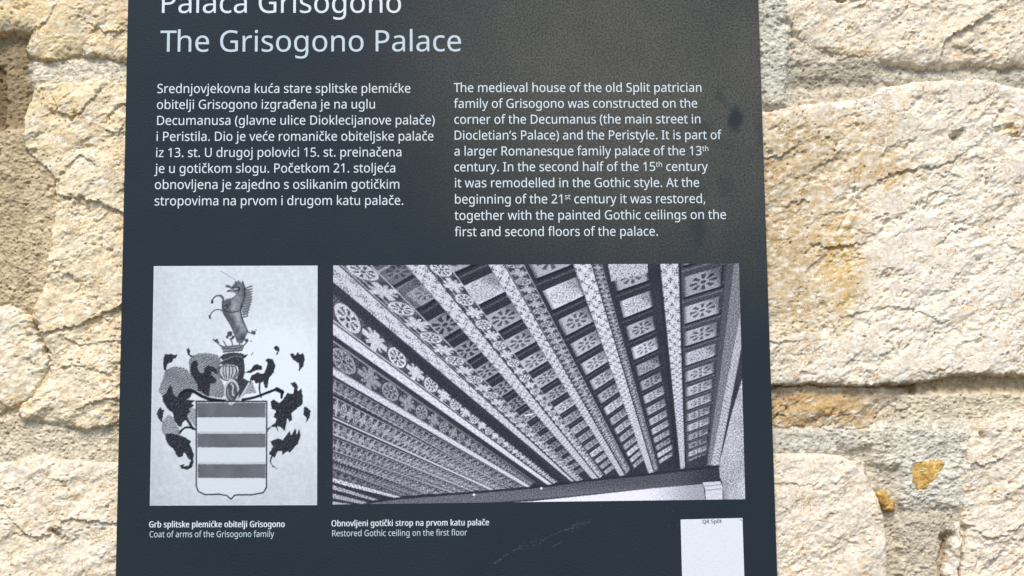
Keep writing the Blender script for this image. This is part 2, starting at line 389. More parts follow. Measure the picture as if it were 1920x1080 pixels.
def ledge_relief(X, Y):
    a = np.zeros(X.shape)
    jx = X + 5 * gnoise(X / 12, Y / 12, 91) + 2.6 * gnoise(X / 4.5, Y / 4.5, 93); jy = Y + 5 * gnoise(X / 12, Y / 12, 92) + 2.6 * gnoise(X / 4.5, Y / 4.5, 94)
    for pts, up, reach, gr, gw in LEDGES:
        P = np.array(pts, float); R = reach * 3 + 10
        m = (X > P[:, 0].min() - R) & (X < P[:, 0].max() + R) & (Y > P[:, 1].min() - R) & (Y < P[:, 1].max() + R)
        if not m.any(): continue
        Q = chaikin(P, 2, False)
        d, sg = seg_dist(Q, jx[m], jy[m], side=True)
        v = np.where(sg < 0, up * np.exp(-d / reach), -up * .25 * np.exp(-d / reach)) * sstep(0, 2, d)
        v = v * 1.0 - .36 * gr * np.clip(.7 + 1.1 * gnoise(jx[m] / 16, jy[m] / 16, 96), 0, 1.5) * np.exp(-(np.where(sg < 0, d * 2.2, d) / gw) ** 2)
        a[m] += v
    for cx, cy, rx, ry, dp in HOLES:
        d = ((jx - cx) / rx) ** 2 + ((jy - cy) / ry) ** 2
        a -= dp * np.exp(-d)
    return a


def grid_mesh(name, keep, Z, colr, mat, parent):
    ny, nx = GX.shape
    idx = -np.ones(GX.shape, np.int64)
    q = keep[:-1, :-1] & keep[1:, :-1] & keep[:-1, 1:] & keep[1:, 1:]
    used = np.zeros(GX.shape, bool)
    used[:-1, :-1] |= q; used[1:, :-1] |= q; used[:-1, 1:] |= q; used[1:, 1:] |= q
    idx[used] = np.arange(used.sum())
    f = np.stack([idx[1:, :-1][q], idx[1:, 1:][q], idx[:-1, 1:][q], idx[:-1, :-1][q]], 1)
    Xw, Yw = wall(GX[used], GY[used], ZW * S)
    return mesh_obj(name, world(Xw, Yw, Z[used] * S), f, mat, parent, True, colr[used])


wall_root = empty('stone_wall', (0, 0.02, 0), label='rough limestone wall of large hewn blocks with grey mortar behind the dark board', category='wall')

detail = surface_detail(GX, GY, 0.86)
ledge = ledge_relief(GX, GY)
cover = np.full(GX.shape, -1e9)                                # distance inside the nearest stone
lowcol = fbm(GX / 45, GY / 45, 4, 101)[..., None]
midcol = fbm(GX / 11, GY / 11, 3, 111)[..., None]
specks = gnoise(GX / 3.1, GY / 3.1, 121) + .7 * gnoise(GX / 40, GY / 40, 122)

for key, st in STONES.items():
    P = chaikin(st['poly'], 2)
    x0, y0 = P.min(0) - 16; x1, y1 = P.max(0) + 16
    i0, i1 = np.searchsorted(xs, [x0, x1]); j0, j1 = np.searchsorted(ys, [y0, y1])
    sl = (slice(j0, j1), slice(i0, i1))
    cm_ = st.get('calm', 0.0)                                  # 1 = clean worked outline, 0 = ragged
    ox = wx[sl] * (1 - cm_) + GX[sl] * cm_; oy = wy[sl] * (1 - cm_) + GY[sl] * cm_
    d = seg_dist(P, ox, oy, closed=True)
    d = np.where(inside(P, ox, oy), d, -d)
    z = st['base'] + st['rough'] * detail[sl] + ledge[sl]
    ev = sstep(-.45, .45, fbm(GX[sl] / 60, GY[sl] / 60, 2, 77))
    z = z - st['drop'] * (.3 + ev) * np.exp(-np.maximum(d, 0) / (st['w'] * (.6 + .9 * ev))) + np.where(d < 0, (1.8 + 2 * ev) * st.get('slope', 1.0) * d, 0)
    z = np.minimum(z, -10.8 - .12 * np.maximum(0, z + 10.8))    # nothing pushes through the board
    Z = np.full(GX.shape, -60.0); Z[sl] = z
    keep = np.zeros(GX.shape, bool); keep[sl] = d > -13
    keep &= ~((GX > 285) & (GX < 1375) & (GY > -260) & (GY < 1300))
    cover[sl] = np.maximum(cover[sl], d)
    C = np.zeros(GX.shape + (3,)); c = np.array(st['col']) * (1 + .16 * lowcol[sl] + .10 * midcol[sl])
    c = c + np.array([.02, 0, -.035]) * (1.6 * lowcol[sl] + midcol[sl])
    c = patches(GX[sl], GY[sl], c)
    mo = sstep(.05, .55, fbm(GX[sl] / 22, GY[sl] / 13, 4, 171, .6))[..., None] * (.35 + .65 * sstep(-.3, .4, fbm(GX[sl] / 110, GY[sl] / 110, 2, 172)))[..., None]
    c = c * (1 - .42 * mo * np.array([.35, .75, 1.25]))
    wh = sstep(.02, .50, fbm(GX[sl] / 26, GY[sl] / 16, 4, 175, .6))[..., None]
    c = c + (np.array((.87, .86, .83)) - c) * .65 * wh
    c = c * (1 - .55 * sstep(.50, .90, specks[sl])[..., None] * np.array([.6, .8, 1.0]))
    rust = sstep(.22, .55, fbm(GX[sl] / 7, GY[sl] / 5, 3, 181, .6))[..., None] * np.maximum(sstep(-.05, .4, fbm(GX[sl] / 70, GY[sl] / 50, 2, 182)), .9 * np.exp(-((GX[sl] - 1500) / 120) ** 2 - ((GY[sl] - 380) / 190) ** 2))[..., None]
    c = c * (1 - .72 * rust * np.array([.55, .8, 1.1]))
    C[sl] = np.clip(c, .02, .88)
    grid_mesh('stone', keep, Z, C, M_STONE, wall_root)

# mortar bed: pebbly, filling everything between the stones
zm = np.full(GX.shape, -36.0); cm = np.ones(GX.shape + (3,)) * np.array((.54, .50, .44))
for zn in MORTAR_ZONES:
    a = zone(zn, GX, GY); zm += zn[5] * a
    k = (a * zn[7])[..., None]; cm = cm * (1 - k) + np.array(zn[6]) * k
p1, e1 = facets(GX / 9 + .5 * gnoise(GX / 6, GY / 6, 131), GY / 8, 130, .6)
p2, e2 = facets(GX / 20, GY / 17, 134, .5)
zm += 4.5 * fbm(GX / 40, GY / 40, 4, 141) + 2.6 * p1 * sstep(0, .35, e1) + 3.0 * p2 * sstep(0, .3, e2) + 1.9 * fbm(GX / 5, GY / 5, 3, 145, .6) - 2.5 * sstep(.35, .8, gnoise(GX / 5.2, GY / 5.2, 148))
zm += .7 * ledge * (cover < 0) - 7 * pits(GX, GY, 13, 430, .40, .9, 2.6) * sstep(-.3, .2, gnoise(GX / 50, GY / 50, 431)) + 3.5 * pits(GX + 40, GY, 22, 440, .5, 2.5, 6)
cm = cm * (1 + .14 * lowcol + .22 * (p1 * sstep(.1, .4, e1))[..., None] + .10 * midcol)
cm = cm * (1 - .4 * sstep(.6, 1.0, specks)[..., None] * np.array([.7, .85, 1.0]))
zm = np.minimum(zm, -12.5)
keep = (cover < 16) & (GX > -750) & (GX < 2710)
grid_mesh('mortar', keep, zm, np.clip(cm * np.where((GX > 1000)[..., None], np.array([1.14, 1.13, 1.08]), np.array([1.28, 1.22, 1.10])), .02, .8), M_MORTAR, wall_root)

# the two ochre stone chips set in the mortar
for P, b in (([(1707, 862), (1712, 855), (1722, 862), (1740, 865), (1755, 860), (1770, 865), (1773, 872), (1763, 884), (1756, 900), (1737, 920), (1716, 919), (1708, 901), (1713, 880)], -25),
             ([(1651, 926), (1661, 922), (1671, 934), (1681, 955), (1667, 957), (1652, 943)], -27)):
    P = chaikin(P, 1); x0, y0 = P.min(0) - 8; x1, y1 = P.max(0) + 8
    i0, i1 = np.searchsorted(xs, [x0, x1]); j0, j1 = np.searchsorted(ys, [y0, y1]); sl = (slice(j0, j1), slice(i0, i1))
    qx = GX[sl] + 2.5 * gnoise(GX[sl] / 6, GY[sl] / 6, 151); qy = GY[sl] + 2.5 * gnoise(GX[sl] / 6, GY[sl] / 6, 152)
    d = seg_dist(P, qx, qy, closed=True); d = np.where(inside(P, qx, qy), d, -d)
    Z = np.full(GX.shape, -60.0); Z[sl] = b + .5 * detail[sl] - 3 * np.exp(-np.maximum(d, 0) / 3) + np.where(d < 0, 3 * d, 0)
    k = np.zeros(GX.shape, bool); k[sl] = d > -6
    C = np.zeros(GX.shape + (3,)); C[sl] = np.clip(np.array((.56, .39, .14)) * (1 + .8 * midcol[sl] * np.array([.7, 1, 1.3]) + .5 * lowcol[sl]), .03, .8)
    grid_mesh('stone_chip', k, Z, C, M_CHIP, wall_root)

FONT = r'''
(|240|32,220,32,177,32,264 45,348,36,306,53,390 83,468,66,430,101,505 150,573,123,540,172,573 217,573,194,573,179,522 132,407,151,467,113,346 103,221,103,284,103,179 116,98,108,138,125,57 154,-20,137,18,171,-57 216,-127,191,-93,194,-127 150,-127,172,-127,123,-95 83,-24,101,-61,66,13 45,94,53,53,36,135
)|240|209,220,209,264,209,177 196,94,204,135,188,53 158,-24,175,13,140,-61 91,-127,118,-95,69,-127 25,-127,47,-127,49,-93 87,-20,70,-57,103,18 124,98,116,57,133,138 137,221,137,179,137,263 124,346,133,304,116,387 87,465,103,427,70,504 24,573,49,539,46,573 91,573,68,573,118,540 158,468,140,505,175,430 196,348,188,390,204,306
,|215|154,84,152,87,149,65 136,23,143,45,128,1 111,-42,120,-20,102,-64 85,-103,94,-84,68,-103 33,-103,50,-103,38,-83 49,-38,43,-61,54,-15 63,31,58,8,67,54 73,93,70,74,98,93 148,93,123,93,150,90
.|215|58,43,58,24,58,63 72,85,63,77,82,93 107,97,93,97,121,97 142,85,132,93,152,77 157,43,157,63,157,24 142,2,152,10,132,-7 107,-11,121,-11,93,-11 72,2,82,-7,63,10
1|459|285,0,285,191,262,0 216,0,239,0,216,133 216,400,216,267,216,416 216,439,216,429,216,450 217,470,217,460,218,479 219,499,218,489,210,490 196,477,203,483,189,471 169,455,180,464,149,438 108,405,129,422,96,421 71,452,84,437,123,492 226,573,175,532,246,573 285,573,265,573,285,382
2|459|417,0,417,21,291,0 38,0,165,0,38,20 38,59,38,39,88,109 188,210,138,160,217,239 261,287,242,265,281,310 306,353,296,332,316,375 322,424,322,399,322,456 294,496,312,480,275,512 221,520,250,520,193,520 147,506,168,516,126,496 83,466,105,483,70,482 45,513,57,497,60,526 94,548,76,538,112,558 153,572,132,566,174,578 221,581,196,581,256,581 313,562,287,574,338,550 372,510,358,532,387,487 394,428,394,460,394,398 375,344,388,370,363,318 324,267,346,292,302,241 247,185,276,214,207,146 128,67,167,107,128,66 128,64,128,65,224,64 417,64,321,64,417,43
3|459|395,439,395,480,395,413 381,372,391,391,371,353 340,326,358,338,322,315 277,302,301,306,277,300 277,298,277,299,323,293 379,255,357,279,402,231 413,163,413,201,413,130 390,74,405,100,374,48 318,14,350,28,286,-1 193,-8,244,-8,163,-8 110,-1,136,-6,84,3 36,23,60,11,36,45 36,89,36,67,60,77 114,61,86,68,142,55 194,51,168,51,245,51 305,81,282,61,328,101 339,164,339,129,339,188 320,223,333,208,308,237 265,255,289,248,241,262 179,265,213,265,160,265 123,265,142,265,123,285 123,326,123,306,142,326 180,326,161,326,211,326 259,339,238,330,280,348 307,377,296,361,318,394 323,434,323,412,323,462 295,498,314,483,276,514 219,521,251,521,199,521 164,515,180,519,147,511 117,498,132,506,103,491 75,473,89,483,63,489 39,521,51,505,60,537 115,563,85,551,145,575 218,581,180,581,278,581 352,540,323,567,381,514
5|459|221,351,202,351,260,351 322,331,294,345,351,318 389,274,374,299,405,249 413,183,413,219,413,143 387,81,404,109,370,52 314,15,346,30,282,0 199,-8,244,-8,169,-8 116,0,142,-5,90,5 51,23,68,13,51,45 51,90,51,68,70,78 121,62,93,69,148,55 200,52,175,52,228,52 274,65,253,57,295,74 323,106,311,88,335,125 341,176,341,148,341,213 306,262,329,242,283,282 197,292,247,292,182,292 146,288,165,291,127,285 99,280,111,283,88,287 64,302,76,295,71,392 86,573,79,482,182,573 373,573,277,573,373,551 373,508,373,530,297,508 146,508,222,508,141,453 132,342,137,398,141,344 169,348,154,346,185,350
A|512|437,0,462,0,414,59 368,177,391,118,292,177 141,177,217,177,118,118 73,0,96,59,49,0 0,0,24,0,75,192 224,575,149,383,245,575 289,575,267,575,363,383 512,0,437,192,487,0;282,415,304,357,281,419 274,438,278,427,271,449 263,473,267,461,260,485 255,500,257,494,252,490 247,468,250,479,244,457 238,438,241,447,235,429 230,415,232,421,209,357 165,241,187,299,226,241 346,241,286,241,325,299
C|507|323,517,349,517,293,517 241,502,265,512,216,491 178,456,195,476,161,436 139,383,148,412,130,354 125,286,125,322,125,239 147,164,132,198,162,129 213,83,184,102,242,65 322,55,279,55,348,55 394,62,371,57,416,66 460,78,438,71,460,57 460,15,460,36,438,7 393,-2,416,1,371,-6 312,-8,343,-8,254,-8 166,28,205,4,127,52 78,131,98,86,59,175 49,287,49,227,49,330 67,406,55,370,79,442 120,499,97,473,143,525 206,559,172,545,240,574 324,581,280,581,353,581 409,572,382,578,436,566 482,547,461,558,472,527 453,486,463,506,435,494 394,508,416,501,372,514
D|585|536,292,536,353,536,228 501,131,525,174,477,87 399,33,443,55,354,11 237,0,300,0,184,0 78,0,131,0,78,191 78,573,78,382,137,573 254,573,195,573,312,573 404,540,362,562,446,519 502,446,479,488,525,405;460,289,460,214,460,340 435,415,452,382,418,447 361,487,394,471,329,503 244,511,290,511,213,511 150,511,181,511,150,361 150,62,150,211,176,62 228,62,202,62,305,62 402,119,363,81,441,157
G|584|326,302,326,281,392,302 524,302,458,302,524,209 524,22,524,115,493,11 431,-1,462,4,399,-6 323,-8,363,-8,264,-8 173,28,214,4,133,51 81,130,102,85,59,174 49,286,49,226,49,346 84,442,61,398,108,486 186,544,142,520,230,568 346,581,283,581,378,581 437,572,408,578,465,566 516,547,492,558,507,526 489,484,498,505,469,493 421,508,446,501,395,514 342,517,369,517,296,517 225,489,257,508,192,470 150,409,167,444,133,375 124,286,124,334,124,241 146,166,132,201,161,131 216,84,184,103,247,64 340,55,289,55,365,55 404,59,387,56,422,61 452,68,438,64,452,125 452,238,452,182,410,238 326,238,368,238,326,260
I|272|239,0,239,14,170,0 32,0,101,0,32,14 32,42,32,28,55,47 99,57,77,52,99,210 99,515,99,362,77,520 32,531,55,526,32,545 32,573,32,559,101,573 239,573,170,573,239,559 239,531,239,545,217,526 172,515,194,520,172,362 172,57,172,210,194,52 239,42,217,47,239,28
O|626|577,287,577,346,577,243 561,166,572,202,549,130 510,73,533,99,488,47 428,13,461,27,395,-1 314,-8,357,-8,269,-8 196,13,230,-1,163,27 114,73,136,47,92,99 65,167,76,130,54,203 49,288,49,244,49,347 78,442,59,398,97,486 166,545,126,520,205,569 314,581,254,581,372,581 459,545,420,569,498,521 547,442,527,486,567,398;125,287,125,335,125,239 145,163,132,198,159,128 207,83,179,101,235,64 314,55,271,55,357,55 420,83,392,64,447,101 481,163,468,128,495,198 501,287,501,239,501,359 456,457,486,416,426,498 314,518,379,518,271,518 207,490,235,509,179,472 145,411,159,445,132,377
P|485|229,573,179,573,304,573 393,528,359,558,427,499 444,404,444,458,444,381 433,336,440,358,425,315 395,278,412,295,377,261 324,238,353,248,295,228 216,223,258,223,194,223 150,223,172,223,150,149 150,0,150,74,126,0 78,0,102,0,78,191 78,573,78,382,128,573;223,511,274,511,199,511 150,511,174,511,150,435 150,285,150,360,169,285 208,285,188,285,244,285 298,296,274,289,322,304 352,334,340,316,364,351 370,401,370,373,370,438 334,484,358,465,311,502
Q|626|577,287,577,346,577,241 559,160,571,198,546,122 503,64,527,90,478,38 411,6,447,19,456,-41 548,-136,502,-89,513,-136 444,-136,479,-136,407,-93 334,-7,370,-50,330,-7 324,-8,327,-7,320,-8 314,-8,317,-8,269,-8 196,13,230,-1,163,27 114,73,136,47,92,99 65,167,76,130,54,203 49,288,49,244,49,347 78,442,59,398,97,486 166,545,126,520,205,569 314,581,254,581,372,581 459,545,420,569,498,521 547,442,527,486,567,398;125,287,125,335,125,239 145,163,132,198,159,128 207,83,179,101,235,64 314,55,271,55,357,55 420,83,392,64,447,101 481,163,468,128,495,198 501,287,501,239,501,359 456,457,486,416,426,498 314,518,379,518,271,518 207,490,235,509,179,472 145,411,159,445,132,377
R|499|236,573,183,573,283,573 353,555,323,567,384,543 422,500,407,524,437,476 444,410,444,446,444,379 427,334,439,354,416,313 385,285,402,297,367,273 330,257,349,264,382,171 487,0,434,86,459,0 403,0,431,0,356,79 264,237,310,158,226,237 150,237,188,237,150,158 150,0,150,79,126,0 78,0,102,0,78,191 78,573,78,382,130,573;232,510,263,510,204,510 150,510,177,510,150,439 150,298,150,368,179,298 236,298,207,298,282,298 338,325,316,307,359,344 370,407,370,371,370,432 355,467,365,452,345,482 310,500,330,493,289,507
S|440|403,153,403,183,403,119 378,66,394,90,361,42 307,11,337,24,276,-2 198,-8,240,-8,177,-8 137,-5,156,-7,117,-3 83,4,99,0,67,8 41,19,53,13,41,42 41,88,41,65,60,80 113,65,84,72,141,58 201,55,171,55,230,55 273,66,253,58,292,73 316,98,306,84,326,112 330,147,330,128,330,165 318,194,326,181,310,207 277,230,297,219,258,241 196,265,230,252,171,274 131,294,150,283,113,304 85,330,97,316,73,343 57,375,63,358,51,392 48,435,48,412,48,465 71,513,56,491,87,534 136,563,108,551,163,575 231,581,195,581,262,581 318,572,291,578,344,566 389,549,368,558,381,528 366,487,374,507,347,495 302,508,325,503,279,514 229,517,254,517,205,517 169,507,185,514,153,500 133,478,141,490,125,465 121,434,121,450,121,415 133,386,125,399,141,373 172,351,154,361,191,341 246,318,215,330,280,306 332,279,308,293,355,265 385,228,372,248,397,208
T|446|259,0,259,170,235,0 187,0,211,0,187,170 187,509,187,339,127,509 8,509,68,509,8,530 8,573,8,551,151,573 437,573,294,573,437,551 437,509,437,530,378,509 259,509,318,509,259,339
U|586|513,202,513,326,513,163 489,95,505,127,473,63 416,20,449,38,383,1 290,-8,341,-8,219,-8 128,50,165,11,91,89 72,204,72,140,72,327 72,573,72,450,96,573 144,573,120,573,144,449 144,201,144,325,144,155 182,93,157,119,206,67 294,55,244,55,329,55 379,73,357,61,401,86 427,126,416,103,437,148 442,202,442,173,442,326 442,573,442,449,466,573 513,573,489,573,513,449
a|450|231,437,203,437,283,437 347,403,322,426,372,380 385,293,385,343,385,195 385,0,385,98,368,0 334,0,351,0,329,20 320,61,325,41,319,61 317,61,318,61,304,45 279,22,292,32,266,12 234,-1,251,4,217,-6 172,-8,196,-8,147,-8 103,6,124,-3,82,15 55,48,66,29,43,67 37,119,37,91,37,162 87,219,54,195,121,242 243,257,173,254,267,257 316,259,292,258,316,268 316,285,316,276,316,321 293,359,308,345,277,373 227,380,255,380,204,380 163,370,183,377,142,363 106,347,123,356,99,365 84,400,91,383,103,410 151,426,125,419,176,433;252,208,273,209,198,206 141,182,161,197,120,167 110,119,110,146,110,95 132,66,117,77,147,55 188,49,165,49,225,49 279,79,255,59,303,99 315,172,315,130,315,184 315,210,315,197,294,209
b|493|139,461,139,511,139,443 138,410,138,426,137,394 135,373,136,382,136,373 139,373,137,373,151,391 189,419,168,406,211,431 272,437,238,437,325,437 401,381,368,418,433,344 449,215,449,289,449,166 427,91,442,125,412,58 365,17,392,33,338,0 272,-8,307,-8,238,-8 189,10,211,-2,168,23 139,55,151,37,137,55 133,55,135,55,128,36 119,0,123,18,102,0 68,0,85,0,68,203 68,609,68,406,92,609 139,609,115,609,139,560;260,379,299,379,229,379 188,361,205,373,170,350 150,308,157,332,142,285 139,217,139,254,139,216 139,214,139,215,139,161 165,93,147,121,182,65 261,51,214,51,300,51 348,93,329,65,367,121 376,216,376,162,376,270 348,338,367,310,329,365
c|385|241,-8,265,-8,203,-8 139,15,169,0,109,31 69,87,86,55,53,120 44,213,44,162,44,265 71,342,53,308,88,375 142,415,112,399,173,430 245,438,207,438,267,438 309,431,288,436,329,426 358,415,346,421,351,395 337,356,344,376,324,361 292,370,309,365,275,374 244,376,259,376,215,376 172,358,191,370,154,345 131,303,140,327,122,279 117,213,117,249,117,179 131,126,122,150,140,102 172,71,153,84,190,59 240,53,213,53,263,53 302,60,284,55,320,65 351,78,336,71,351,57 351,15,351,36,337,8 304,-2,321,2,286,-6
d|493|221,-8,243,-8,167,-8 92,48,124,11,60,85 44,214,44,140,44,288 93,381,60,344,125,419 221,438,168,438,244,438 280,429,263,435,296,424 323,407,311,416,335,397 354,374,346,386,356,374 359,374,358,374,359,381 356,405,358,392,355,419 354,438,354,430,354,495 354,609,354,552,378,609 425,609,401,609,425,406 425,0,425,203,406,0 368,0,387,0,365,19 358,58,361,38,357,58 354,58,356,58,346,45 323,24,335,34,311,15 279,1,296,7,263,-5;232,51,193,51,277,51 328,88,309,63,346,113 355,200,355,150,355,205 355,213,355,209,355,267 329,336,346,308,311,365 231,379,279,379,193,379 146,334,165,364,127,304 117,213,117,263,117,161 146,93,127,121,165,65
e|452|234,438,196,438,271,438 329,414,303,430,356,398 390,346,376,375,404,317 411,244,411,283,411,230 411,201,411,215,313,201 117,201,215,201,118,153 154,90,131,116,178,65 254,52,211,52,281,52 327,60,306,55,348,65 392,82,370,72,392,61 392,20,392,41,370,10 327,-1,349,3,306,-6 251,-8,280,-8,210,-8 143,17,174,0,112,33 70,91,88,58,53,124 44,212,44,164,44,259 68,333,52,299,84,366 134,411,106,392,163,429;233,380,257,380,200,380 154,348,173,369,134,326 119,257,122,296,192,257 338,257,265,257,338,282 326,322,334,303,319,340 292,364,308,354,277,375
f|276|266,375,266,393,230,375 158,375,194,375,158,250 158,0,158,125,134,0 87,0,111,0,87,125 87,375,87,250,62,375 12,375,37,375,12,386 12,408,12,397,37,416 87,432,62,424,87,441 87,457,87,449,87,494 104,547,93,524,115,570 152,597,131,587,172,608 227,613,198,613,244,613 274,609,260,612,288,606 310,599,300,603,304,581 292,544,298,562,283,546 262,552,273,549,251,554 228,556,240,556,204,556 175,532,187,548,164,516 158,458,158,492,158,449 158,430,158,439,194,430 266,430,230,430,266,412
g|493|221,438,165,438,249,438 297,422,274,433,320,411 355,373,339,395,357,373 359,373,358,373,362,392 369,430,366,411,388,430 425,430,406,430,425,284 425,-7,425,138,425,-48 404,-109,418,-82,390,-137 341,-172,369,-158,312,-186 233,-192,276,-192,202,-192 147,-186,173,-190,121,-181 78,-165,98,-174,78,-144 78,-100,78,-122,98,-111 149,-125,122,-119,176,-131 237,-134,206,-134,273,-134 324,-101,302,-123,345,-80 355,-13,355,-50,355,-7 355,4,355,-2,355,10 356,32,356,20,357,44 358,57,357,52,357,57 354,57,356,57,339,35 299,8,321,19,277,-3 221,-8,251,-8,166,-8 91,51,122,11,60,90 44,214,44,144,44,283 91,377,60,337,122,418;230,379,259,379,206,379 169,359,186,372,152,346 130,303,139,328,121,279 117,213,117,249,117,160 146,92,127,120,166,64 232,50,194,50,254,50 288,58,272,53,303,64 326,85,316,73,337,97 349,131,344,112,354,149 356,197,356,172,356,203 356,214,356,209,356,253 343,309,352,285,334,333 302,362,320,350,283,373
h|495|139,431,139,490,139,420 138,399,138,410,137,389 135,370,136,379,136,370 140,370,138,370,149,385 174,407,160,398,188,417 221,429,203,424,238,435 273,437,255,437,308,437 360,421,337,432,384,410 413,370,401,393,425,347 431,280,431,317,431,187 431,0,431,93,407,0 361,0,384,0,361,92 361,275,361,183,361,310 338,353,353,336,322,370 265,379,298,379,233,379 189,360,207,372,171,348 150,308,158,331,143,284 139,222,139,256,139,148 139,0,139,74,115,0 68,0,92,0,68,203 68,609,68,406,92,609 139,609,115,609,139,550
i|207|139,430,115,430,139,287 139,0,139,143,115,0 68,0,92,0,68,143 68,430,68,287,92,430;104,591,92,591,115,591 133,580,124,587,141,573 145,546,145,562,145,531 133,512,141,520,124,505 104,501,115,501,92,501 75,512,83,505,67,520 63,546,63,531,63,562 75,580,67,573,83,587
j|207|18,-192,46,-192,4,-192 -18,-190,-7,-192,-28,-188 -44,-183,-37,-186,-44,-164 -44,-126,-44,-145,-36,-128 -19,-132,-28,-130,-11,-133 9,-134,-1,-134,26,-134 51,-120,40,-129,63,-111 68,-67,68,-93,68,99 68,430,68,264,92,430 139,430,115,430,139,265 139,-64,139,101,139,-91 126,-133,134,-114,117,-152 87,-177,104,-167,69,-187;63,546,63,531,63,562 75,580,67,573,83,587 104,591,92,591,115,591 133,580,124,587,141,573 145,546,145,562,145,531 133,512,141,520,124,505 104,501,115,501,92,501 75,512,83,505,67,520
k|428|138,291,138,397,138,283 137,257,138,271,136,244 135,221,135,231,136,221 138,221,137,221,141,226 152,240,146,232,159,248 172,264,165,256,179,273 189,285,184,279,235,333 326,430,281,381,354,430 409,430,381,430,351,369 235,246,293,307,297,164 421,0,359,82,393,0 336,0,364,0,286,67 187,200,237,134,171,186 138,158,154,172,138,105 138,0,138,53,115,0 68,0,91,0,68,203 68,609,68,406,91,609 138,609,115,609,138,503
l|207|139,0,139,203,115,0 68,0,92,0,68,203 68,609,68,406,92,609 139,609,115,609,139,406
m|750|540,438,512,438,588,438 649,401,625,425,673,376 685,280,685,335,685,187 685,0,685,93,662,0 615,0,638,0,615,92 615,277,615,184,615,310 594,353,608,336,580,370 528,379,558,379,486,379 438,342,456,366,420,318 411,237,411,283,411,158 411,0,411,79,388,0 342,0,365,0,342,92 342,277,342,184,342,299 332,333,338,318,326,348 303,367,316,360,290,375 253,379,274,379,225,379 185,360,202,372,169,348 150,308,157,331,142,285 139,223,139,257,139,149 139,0,139,74,115,0 68,0,92,0,68,143 68,430,68,287,87,430 125,430,106,430,129,410 136,371,132,391,137,371 140,371,138,371,149,386 173,409,160,399,186,418 217,431,200,426,233,435 266,438,249,438,299,438 349,420,327,432,371,408 398,366,388,390,399,366 402,366,400,366,416,390 461,420,436,408,486,432
n|495|275,438,257,438,326,438 391,401,365,425,418,376 431,280,431,335,431,187 431,0,431,93,407,0 361,0,384,0,361,92 361,275,361,183,361,310 338,353,353,336,322,370 265,379,298,379,217,379 166,338,184,365,148,312 139,223,139,273,139,149 139,0,139,74,115,0 68,0,92,0,68,143 68,430,68,287,87,430 125,430,106,430,129,410 136,371,132,391,137,371 140,371,138,371,149,386 175,409,161,399,189,418 222,431,205,426,239,435
o|485|442,216,442,263,442,180 428,121,437,148,418,93 388,51,405,70,370,31 324,7,349,17,300,-3 241,-8,272,-8,213,-8 163,7,187,-3,139,17 100,51,118,31,83,70 59,121,69,93,49,148 44,216,44,180,44,263 68,336,52,304,84,369 137,412,107,394,167,429 244,438,203,438,283,438 347,412,317,429,377,394 417,336,400,369,433,304;117,216,117,267,117,182 130,128,121,153,139,103 172,71,153,84,190,57 243,51,214,51,272,51 314,71,296,57,333,84 356,128,347,103,364,153 369,216,369,182,369,250 355,303,364,279,346,327 314,359,332,346,296,372 242,379,272,379,198,379 147,335,167,364,127,306
p|493|273,438,250,438,326,438 401,383,368,419,433,346 449,216,449,290,449,167 427,93,442,126,412,59 365,17,392,34,339,0 272,-8,308,-8,250,-8 213,1,230,-5,196,7 170,24,182,14,158,33 139,55,147,43,137,55 134,55,136,55,135,45 137,20,136,34,138,6 139,-16,139,-6,139,-75 139,-192,139,-134,115,-192 68,-192,92,-192,68,15 68,430,68,222,87,430 126,430,107,430,129,410 136,371,132,391,137,371 139,371,138,371,147,384 170,405,158,395,182,415 213,429,196,423,230,435;260,379,299,379,231,379 190,362,208,373,172,351 152,313,160,335,144,291 139,229,139,263,139,225 139,216,139,220,139,180 150,126,142,150,157,101 188,70,170,83,206,57 261,51,230,51,288,51 326,72,309,58,343,87 364,131,355,106,372,156 376,217,376,184,376,266 348,334,367,305,329,364
q|493|354,-9,354,-70,354,1 355,25,355,12,356,38 358,58,357,49,357,58 354,58,355,58,341,40 303,11,324,24,281,-2 219,-8,253,-8,167,-8 93,48,125,11,60,85 44,214,44,140,44,263 67,338,52,304,82,371 129,413,102,396,156,429 221,438,187,438,255,438 304,419,283,431,325,406 355,371,342,390,356,371 358,371,357,371,362,391 369,430,365,410,388,430 425,430,406,430,425,222 425,-192,425,15,401,-192 354,-192,378,-192,354,-131;233,51,194,51,262,51 304,67,286,56,321,77 342,116,334,94,350,138 355,199,355,166,355,204 355,213,355,209,355,268 328,337,346,309,310,365 231,379,277,379,192,379 145,334,164,364,126,304 117,213,117,263,117,162 146,93,127,122,165,65
r|331|269,438,249,438,277,438 295,437,285,437,304,436 319,433,312,435,316,411 310,368,313,390,303,370 287,372,296,371,279,373 264,374,271,374,247,374 217,363,231,370,202,356 176,334,188,347,165,321 149,289,155,306,142,271 139,229,139,251,139,153 139,0,139,76,115,0 68,0,92,0,68,143 68,430,68,287,87,430 126,430,107,430,129,404 134,351,131,377,135,351 137,351,136,351,146,367 170,395,157,382,183,408 214,426,198,418,231,434
s|384|348,119,348,142,348,91 327,49,341,68,313,30 268,6,294,16,242,-3 176,-8,212,-8,146,-8 99,-1,121,-6,77,4 42,19,58,11,42,41 42,83,42,62,59,75 104,60,80,67,128,53 178,49,153,49,214,49 256,66,240,55,272,78 280,112,280,93,280,123 271,141,277,133,265,150 239,167,255,158,224,175 174,196,202,185,146,206 103,228,122,217,83,238 57,266,68,251,46,281 41,324,41,300,41,360 85,408,56,388,115,428 202,438,154,438,228,438 275,430,253,435,298,425 339,409,319,418,331,390 315,353,323,372,297,360 258,372,278,367,238,377 197,380,218,380,168,380 131,366,146,375,116,357 108,328,108,344,108,316 119,298,112,306,126,290 154,274,137,282,170,266 219,246,191,256,246,236 289,215,269,226,308,204 333,176,323,191,343,161
